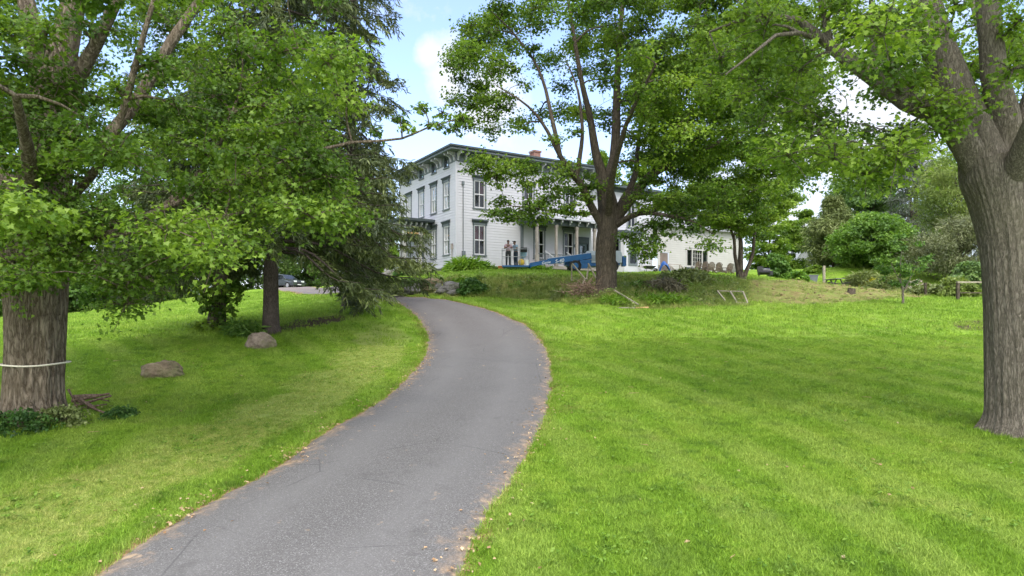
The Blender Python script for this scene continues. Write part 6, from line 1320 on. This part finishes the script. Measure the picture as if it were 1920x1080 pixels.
def scatter(name, pts, scale, tufts, tilt=.15):
    me = bpy.data.meshes.new(name); me.vertices.add(len(pts)); me.vertices.foreach_set('co', np.asarray(pts, np.float32).ravel())
    a = me.attributes.new('sc', 'FLOAT', 'POINT'); a.data.foreach_set('value', np.asarray(scale, np.float32))
    rot = np.c_[rng.normal(size=(len(pts), 2))*tilt, rng.uniform(0, 6.283, len(pts))]
    a = me.attributes.new('rt', 'FLOAT_VECTOR', 'POINT'); a.data.foreach_set('vector', rot.astype(np.float32).ravel())
    o = bpy.data.objects.new(name, me); COL.objects.link(o)
    ng = bpy.data.node_groups.new(name, 'GeometryNodeTree')
    ng.interface.new_socket('Geometry', in_out='INPUT', socket_type='NodeSocketGeometry'); ng.interface.new_socket('Geometry', in_out='OUTPUT', socket_type='NodeSocketGeometry')
    gi = ng.nodes.new('NodeGroupInput'); go = ng.nodes.new('NodeGroupOutput'); ip = ng.nodes.new('GeometryNodeInstanceOnPoints'); jn = ng.nodes.new('GeometryNodeJoinGeometry')
    for t in tufts:
        oi = ng.nodes.new('GeometryNodeObjectInfo'); oi.inputs['Object'].default_value = t; oi.inputs['As Instance'].default_value = True
        ng.links.new(oi.outputs['Geometry'], jn.inputs[0])
    def na(nm, ty):
        n = ng.nodes.new('GeometryNodeInputNamedAttribute'); n.data_type = ty; n.inputs['Name'].default_value = nm; return n.outputs[0]
    ng.links.new(gi.outputs[0], ip.inputs['Points']); ng.links.new(jn.outputs[0], ip.inputs['Instance']); ip.inputs['Pick Instance'].default_value = True
    ng.links.new(na('sc', 'FLOAT'), ip.inputs['Scale']); ng.links.new(na('rt', 'FLOAT_VECTOR'), ip.inputs['Rotation'])
    ng.links.new(ip.outputs[0], go.inputs[0])
    md = o.modifiers.new('scatter', 'NODES'); md.node_group = ng
    return o
def frame_pts(n, y0, y1, pw=1.0, margin=1.25, ext=2.0):
    """random ground points over what the photograph could see between two depths"""
    Y = (y0**(pw)+(y1**pw-y0**pw)*rng.random(n))**(1/pw); X = (rng.random(n)*2-1)*(.77*margin*Y+ext)
    return X, Y
HOUSE_FP = None
def lawn(n, y0, y1, smin, smax, pw):
    X, Y = frame_pts(n, y0, y1, pw); d = drive_dist(X, Y)
    ed = np.array([mnoise.noise((x*2.3, y*2.3, 1)) for x, y in zip(X, Y)])*.10
    ok = (d > .04+ed)&(poly_soft(X, Y, SOIL, .6) < rng.random(n)*.9+.05)&(poly_soft(X, Y, BANK, .5) < .5)
    for m, r in ((MAPLE_L, .62), (MAPLE_R, .5), (MAPLE_M, .5)): ok &= (X-m[0])**2+(Y-m[1])**2 > r*r
    ok &= ~((worn_pts(X, Y) > .4)&(rng.random(n) < .8))
    X, Y, d = X[ok], Y[ok], d[ok]
    dr = dry_mask(X, Y, d)
    return np.c_[X, Y, gz(X, Y)], rng.uniform(smin, smax, len(X))*(1-.25*dr), dr
def worn_pts(X, Y):
    return poly_soft(X, Y, [G(*p)[:2] for p in [(560, 598), (640, 590), (655, 600), (560, 617), (520, 628), (505, 622)]], .3)
near_t = [tuft(40, .11, .042, .0042, GRASS, 1.3, s) for s in range(4)]
far_t = [tuft(26, .19, .075, .011, GRASS, .8, 10+s) for s in range(3)]
dry_t = [tuft(30, .13, .035, .005, GRASS_DRY, 1.9, 20+s) for s in range(3)]
p1, s1, d1 = lawn(84000, 4.2, 12.5, .8, 1.35, 2.0); p2, s2, d2 = lawn(72000, 12.5, 24, 1.0, 1.6, 1.7); p3, s3, d3 = lawn(42000, 24, 62, 1.0, 1.8, 1.4)
p = np.vstack([p1, p2]); s = np.r_[s1, s2]; isd = np.r_[d1, d2] > rng.random(len(s))*.75+.2
o = scatter('lawn_grass', p[~isd], s[~isd], near_t); tag(o, 'short green mown grass of the near lawn', 'grass', kind='stuff')
o = scatter('grass_clippings', p[isd], s[isd], dry_t); tag(o, 'pale dry clippings in the mown strip beside the driveway', 'grass', kind='stuff')
o = scatter('far_grass', p3, s3, far_t); tag(o, 'mown grass of the upper lawn below the house', 'grass', kind='stuff')
# coarse growth on the bank
X, Y = rng.uniform(-9, 16, 26000), rng.uniform(31, 45, 26000); ok = poly_soft(X, Y, BANK, .6) > rng.random(26000)*.8+.15
WALLP = [G(*p)[:2] for p in [(752, 553), (800, 553), (862, 555), (866, 538), (815, 532), (760, 535)]]
ok &= poly_soft(X, Y, WALLP, .3) < .4
X, Y = X[ok], Y[ok]
rough_t = [tuft(16, .14, .24, .014, ROUGH, .9, 40+s) for s in range(4)]
o = scatter('rough_grass', np.c_[X, Y, gz(X, Y)], rng.uniform(.45, 1.25, len(X)), rough_t, .3); tag(o, 'coarse yellowing grass and weeds on the bank', 'grass', kind='stuff')
# broad-leaved weeds and pale specks in the turf
def rosette(seed, mat, n, r, h):
    q = np.random.default_rng(seed); mb = MB(); a = q.uniform(0, 6.283, n); d = np.c_[np.cos(a), np.sin(a), q.uniform(.1, .6, n)]
    pos = np.c_[q.normal(size=(n, 2))*r*.6, q.uniform(.01, h, n)]; nm = unit(np.c_[q.normal(size=(n, 2))*.4, np.ones(n)])
    leaves(mb, pos, nm, unit(d), r*q.uniform(.4, .9, n), 'hosta', q.random(n)); o = mb.build('weed_tuft', mat); COL.objects.unlink(o); return o
CLOVER = mat_leaf('clover_leaf', (.075, .155, .016), (.135, .25, .025), (.22, .34, .05), nscale=2)
X, Y = frame_pts(16000, 5, 26, 1.7); d = drive_dist(X, Y); cn_ = np.array([mnoise.noise((a*.55, c*.55, 12)) for a, c in zip(X, Y)])
ok = (d > .05)&(cn_+rng.normal(size=len(X))*.16 > .12)&(Y < 26)
for m in (MAPLE_L, MAPLE_R): ok &= (X-m[0])**2+(Y-m[1])**2 > .5
X, Y = X[ok], Y[ok]
o = scatter('clover', np.c_[X, Y, gz(X, Y)], rng.uniform(.6, 1.5, len(X)), [rosette(60+s, CLOVER, 12, .05, .05) for s in range(3)], .1); tag(o, 'patches of clover and broad-leaved weeds in the lawn', 'clover', kind='stuff')
# longer uncut grass along the trunk feet and drive edges
X, Y = [], []
for m, r, n in ((MAPLE_R, .62, 420), (MAPLE_L, .75, 500), (G(305, 708), .42, 420), (G(488, 652), .40, 420), (G(508, 624), .3, 200)):
    a = rng.uniform(0, 6.283, n); q = r+rng.exponential(.16, n); X += list(m[0]+q*np.cos(a)); Y += list(m[1]+q*np.sin(a))
i = rng.integers(0, 200, 5200); sdn = rng.random(5200) < .5; q = np.where(sdn[:, None], DL[i], DR[i])+rng.normal(size=(5200, 2))*.07; dq = drive_dist(q[:, 0], q[:, 1]); q = q[(dq > -.10)]
X = np.r_[X, q[:, 0]]; Y = np.r_[Y, q[:, 1]]
long_t = [tuft(18, .07, .11, .006, GRASS, .9, 70+s) for s in range(3)]
o = scatter('long_grass', np.c_[X, Y, gz(X, Y)], rng.uniform(.45, 1.15, len(X)), long_t, .25); tag(o, 'longer uncut grass along the drive edges and round the trunks', 'grass', kind='stuff')
X, Y = rng.uniform(-9, 16, 5200), rng.uniform(31, 45, 5200); pn_ = np.array([mnoise.noise((a*.5, c*.5, 33)) for a, c in zip(X, Y)]); ok = (poly_soft(X, Y, BANK, .5) > .5)&(poly_soft(X, Y, WALLP, .3) < .4)&(pn_+rng.normal(size=len(X))*.2 > .05); X, Y = X[ok], Y[ok]
o = scatter('bank_weeds', np.c_[X, Y, gz(X, Y)+.03], rng.uniform(1.2, 3.2, len(X)), [rosette(80+s, m_, 16, .06, .14) for s, m_ in enumerate((WEED, LILY, CLOVER, WEED))], .3); tag(o, 'leafy weeds scattered over the bank below the house', 'weeds', kind='stuff')
def clod(seed):
    mb = MB(); mb.sphere((0, 0, .03), (.10, .08, .06), 9, 6, lambda d: 1+.45*mnoise.noise((d[0]*1.7+seed, d[1]*1.7, d[2]*1.7))); o = mb.build('soil_clod', SOILM); COL.objects.unlink(o); return o
SOILM = mat_rock('dry_soil_clods', (.14, .11, .05), (.33, .27, .14))
X, Y = rng.uniform(8, 30, 9000), rng.uniform(32, 60, 9000); pn_ = np.array([mnoise.noise((a*.7, c*.7, 3)) for a, c in zip(X, Y)]); ok = (poly_soft(X, Y, SOIL, .5) > .5)&(pn_+rng.normal(size=len(X))*.22 > .30); X, Y = X[ok], Y[ok]
o = scatter('soil_clods', np.c_[X, Y, gz(X, Y)], rng.uniform(.3, 1.0, len(X))**1.3, [clod(s*3.3) for s in range(4)], .4); tag(o, 'clods of dry soil on the bare earth', 'soil', kind='stuff')
X, Y = rng.uniform(8, 30, 9000), rng.uniform(32, 60, 9000); pn_ = np.array([mnoise.noise((a*.4, c*.4, 8)) for a, c in zip(X, Y)]); ok = (poly_soft(X, Y, SOIL, .5) > .3)&(pn_+rng.normal(size=len(X))*.15 > -.05); X, Y = X[ok], Y[ok]
o = scatter('sparse_grass', np.c_[X, Y, gz(X, Y)], rng.uniform(.3, .9, len(X)), rough_t, .3); tag(o, 'thin grass tufts coming up through the bare earth', 'grass', kind='stuff')

# a few stray leaves and twigs lying about on the lawn and the drive
X, Y = frame_pts(420, 5, 26, 1.7); dq = drive_dist(X, Y); ok = (dq > 0)|(rng.random(420) < .15); X, Y, dq = X[ok], Y[ok], dq[ok]; m_ = len(X); sl2 = MB()
leaves(sl2, np.c_[X, Y, gz(X, Y)+np.where(dq < 0, .056, .045)], unit(np.c_[rng.normal(size=(m_, 2))*.4, np.ones(m_)]), rand_dirs(m_, .1), rng.uniform(.03, .075, m_), 'oval', rng.random(m_))
for k in range(60):
    a_ = rng.uniform(0, 6.283); q = np.array([X[k], Y[k], float(gz(X[k], Y[k]))+.05]); L_ = rng.uniform(.06, .22); sl2.tube([q, q+np.array([math.cos(a_)*L_, math.sin(a_)*L_, .01])], [.006, .003], 4, cap=False)
o = sl2.build('stray_leaves', bpy.data.materials['dry_brown_leaf']); tag(o, 'stray dry leaves and twigs lying on lawn and drive', 'leaf litter', kind='stuff')
# ------------------------------------------------------------------ sky, sun, camera
SUN_EL, SUN_AZ = 52, -8          # the sun stands behind the camera, a little to the right of it
sd = np.array([math.sin(R(8))*math.cos(R(SUN_EL)), -math.cos(R(8))*math.cos(R(SUN_EL)), math.sin(R(SUN_EL))])
w = bpy.data.worlds.new('World'); SC.world = w; w.use_nodes = True; nt = w.node_tree; nt.nodes.clear()
out = nt.nodes.new('ShaderNodeOutputWorld'); bg = nt.nodes.new('ShaderNodeBackground'); bg.inputs['Strength'].default_value = .15
sky = N(nt, 'ShaderNodeTexSky', sky_type='NISHITA', sun_disc=False, sun_elevation=R(SUN_EL), sun_rotation=math.atan2(sd[0], sd[1]), altitude=200.0, air_density=1.0, dust_density=.6, ozone_density=1.6)
dirn = N(nt, 'ShaderNodeTexCoord').outputs['Generated']
sx = N(nt, 'ShaderNodeSeparateXYZ'); nt.links.new(dirn, sx.inputs[0])
zz = math_n(nt, 'ADD', math_n(nt, 'MAXIMUM', sx.outputs[2], 0), .16)
cb = N(nt, 'ShaderNodeCombineXYZ'); nt.links.new(math_n(nt, 'DIVIDE', sx.outputs[0], zz), cb.inputs[0]); nt.links.new(math_n(nt, 'DIVIDE', sx.outputs[1], zz), cb.inputs[1])
cn = noise_tex(nt, 1.15, 7, .6, vec=cb.outputs[0])
def bump_dir(px, py, r):          # a cumulus stands in this direction
    v = unit(P(px, py, 1.0)); dt = N(nt, 'ShaderNodeVectorMath', operation='DOT_PRODUCT'); nt.links.new(dirn, dt.inputs[0]); dt.inputs[1].default_value = tuple(v)
    return math_n(nt, 'SMOOTHSTEP' if False else 'MULTIPLY', math_n(nt, 'MAXIMUM', math_n(nt, 'SUBTRACT', dt.outputs['Value'], math.cos(r)), 0), 1/(1-math.cos(r)))
b1 = math_n(nt, 'MAXIMUM', math_n(nt, 'MAXIMUM', math_n(nt, 'MAXIMUM', bump_dir(812, 100, .03), bump_dir(850, 118, .05)), math_n(nt, 'MAXIMUM', bump_dir(840, 165, .035), bump_dir(910, 190, .07))), bump_dir(1560, 240, .22))
b1 = math_n(nt, 'MAXIMUM', b1, bump_dir(1460, 380, .16))
cs = N(nt, 'ShaderNodeTexNoise', Scale=11.0, Detail=9.0, Roughness=.66); nt.links.new(dirn, cs.inputs['Vector'])
puff = math_n(nt, 'ADD', math_n(nt, 'MULTIPLY', b1, .9), math_n(nt, 'MULTIPLY_ADD', cs.outputs['Fac'], 2.4, -1.25))
puff = ramp(nt, puff, [(.0, (0, 0, 0)), (.35, (.45, .45, .45)), (.8, (.95, .95, .95))])
gen = ramp(nt, cn, [(.60, (0, 0, 0)), (.78, (.6, .6, .6))])
hz = ramp(nt, sx.outputs[2], [(.0, (.9, .9, .9)), (.12, (.60, .60, .60)), (.22, (.25, .25, .25)), (.36, (.03, .03, .03))])
back = ramp(nt, math_n(nt, 'ADD', math_n(nt, 'MULTIPLY', sx.outputs[1], -.6), math_n(nt, 'MULTIPLY', sx.outputs[2], .6)), [(.2, (0, 0, 0)), (.5, (.95, .95, .95))])   # unseen bright cloud added over and behind the camera as neutral fill light
cl = math_n(nt, 'MAXIMUM', puff, math_n(nt, 'MULTIPLY', gen, .85)); cl = math_n(nt, 'MAXIMUM', cl, hz)
skyc = mixc(nt, 1.0, sky.outputs[0], (.80, .80, .92), 'MULTIPLY')
skyc = mixc(nt, .04, skyc, (6.2, 6.5, 7.0)); c = mixc(nt, cl, skyc, (2.35, 2.42, 2.55)); c = mixc(nt, back, c, (6.4, 6.6, 7.0))
nt.links.new(c, bg.inputs[0]); nt.links.new(bg.outputs[0], out.inputs[0])
sl = bpy.data.lights.new('sun', 'SUN'); sl.energy = 1.15; sl.angle = R(26.0); sl.color = (1.0, .955, .88)
so = bpy.data.objects.new('sun', sl); COL.objects.link(so)
so.rotation_euler = Vector(-sd).to_track_quat('-Z', 'Y').to_euler()
cam = bpy.data.cameras.new('camera'); cam.sensor_width = 36; cam.lens = 36*F/1920; cam.shift_y = (CY-540)/1920; cam.clip_start = .1; cam.clip_end = 2000
co = bpy.data.objects.new('camera', cam); COL.objects.link(co); co.location = (0, 0, 0); co.rotation_euler = (R(90), 0, 0); SC.camera = co
vs = SC.view_settings; vs.view_transform = 'Standard'; vs.look = 'None'; vs.gamma = 1; vs.exposure = 1.62; vs.use_curve_mapping = False
SC.render.engine = 'CYCLES'; cy = SC.cycles
cy.max_bounces = 7; cy.diffuse_bounces = 4; cy.transmission_bounces = 5; cy.glossy_bounces = 2; cy.transparent_max_bounces = 8
cy.use_denoising = True; cy.use_adaptive_sampling = True; cy.adaptive_threshold = .02
try: cy.denoiser = 'OPENIMAGEDENOISE'
except Exception: pass
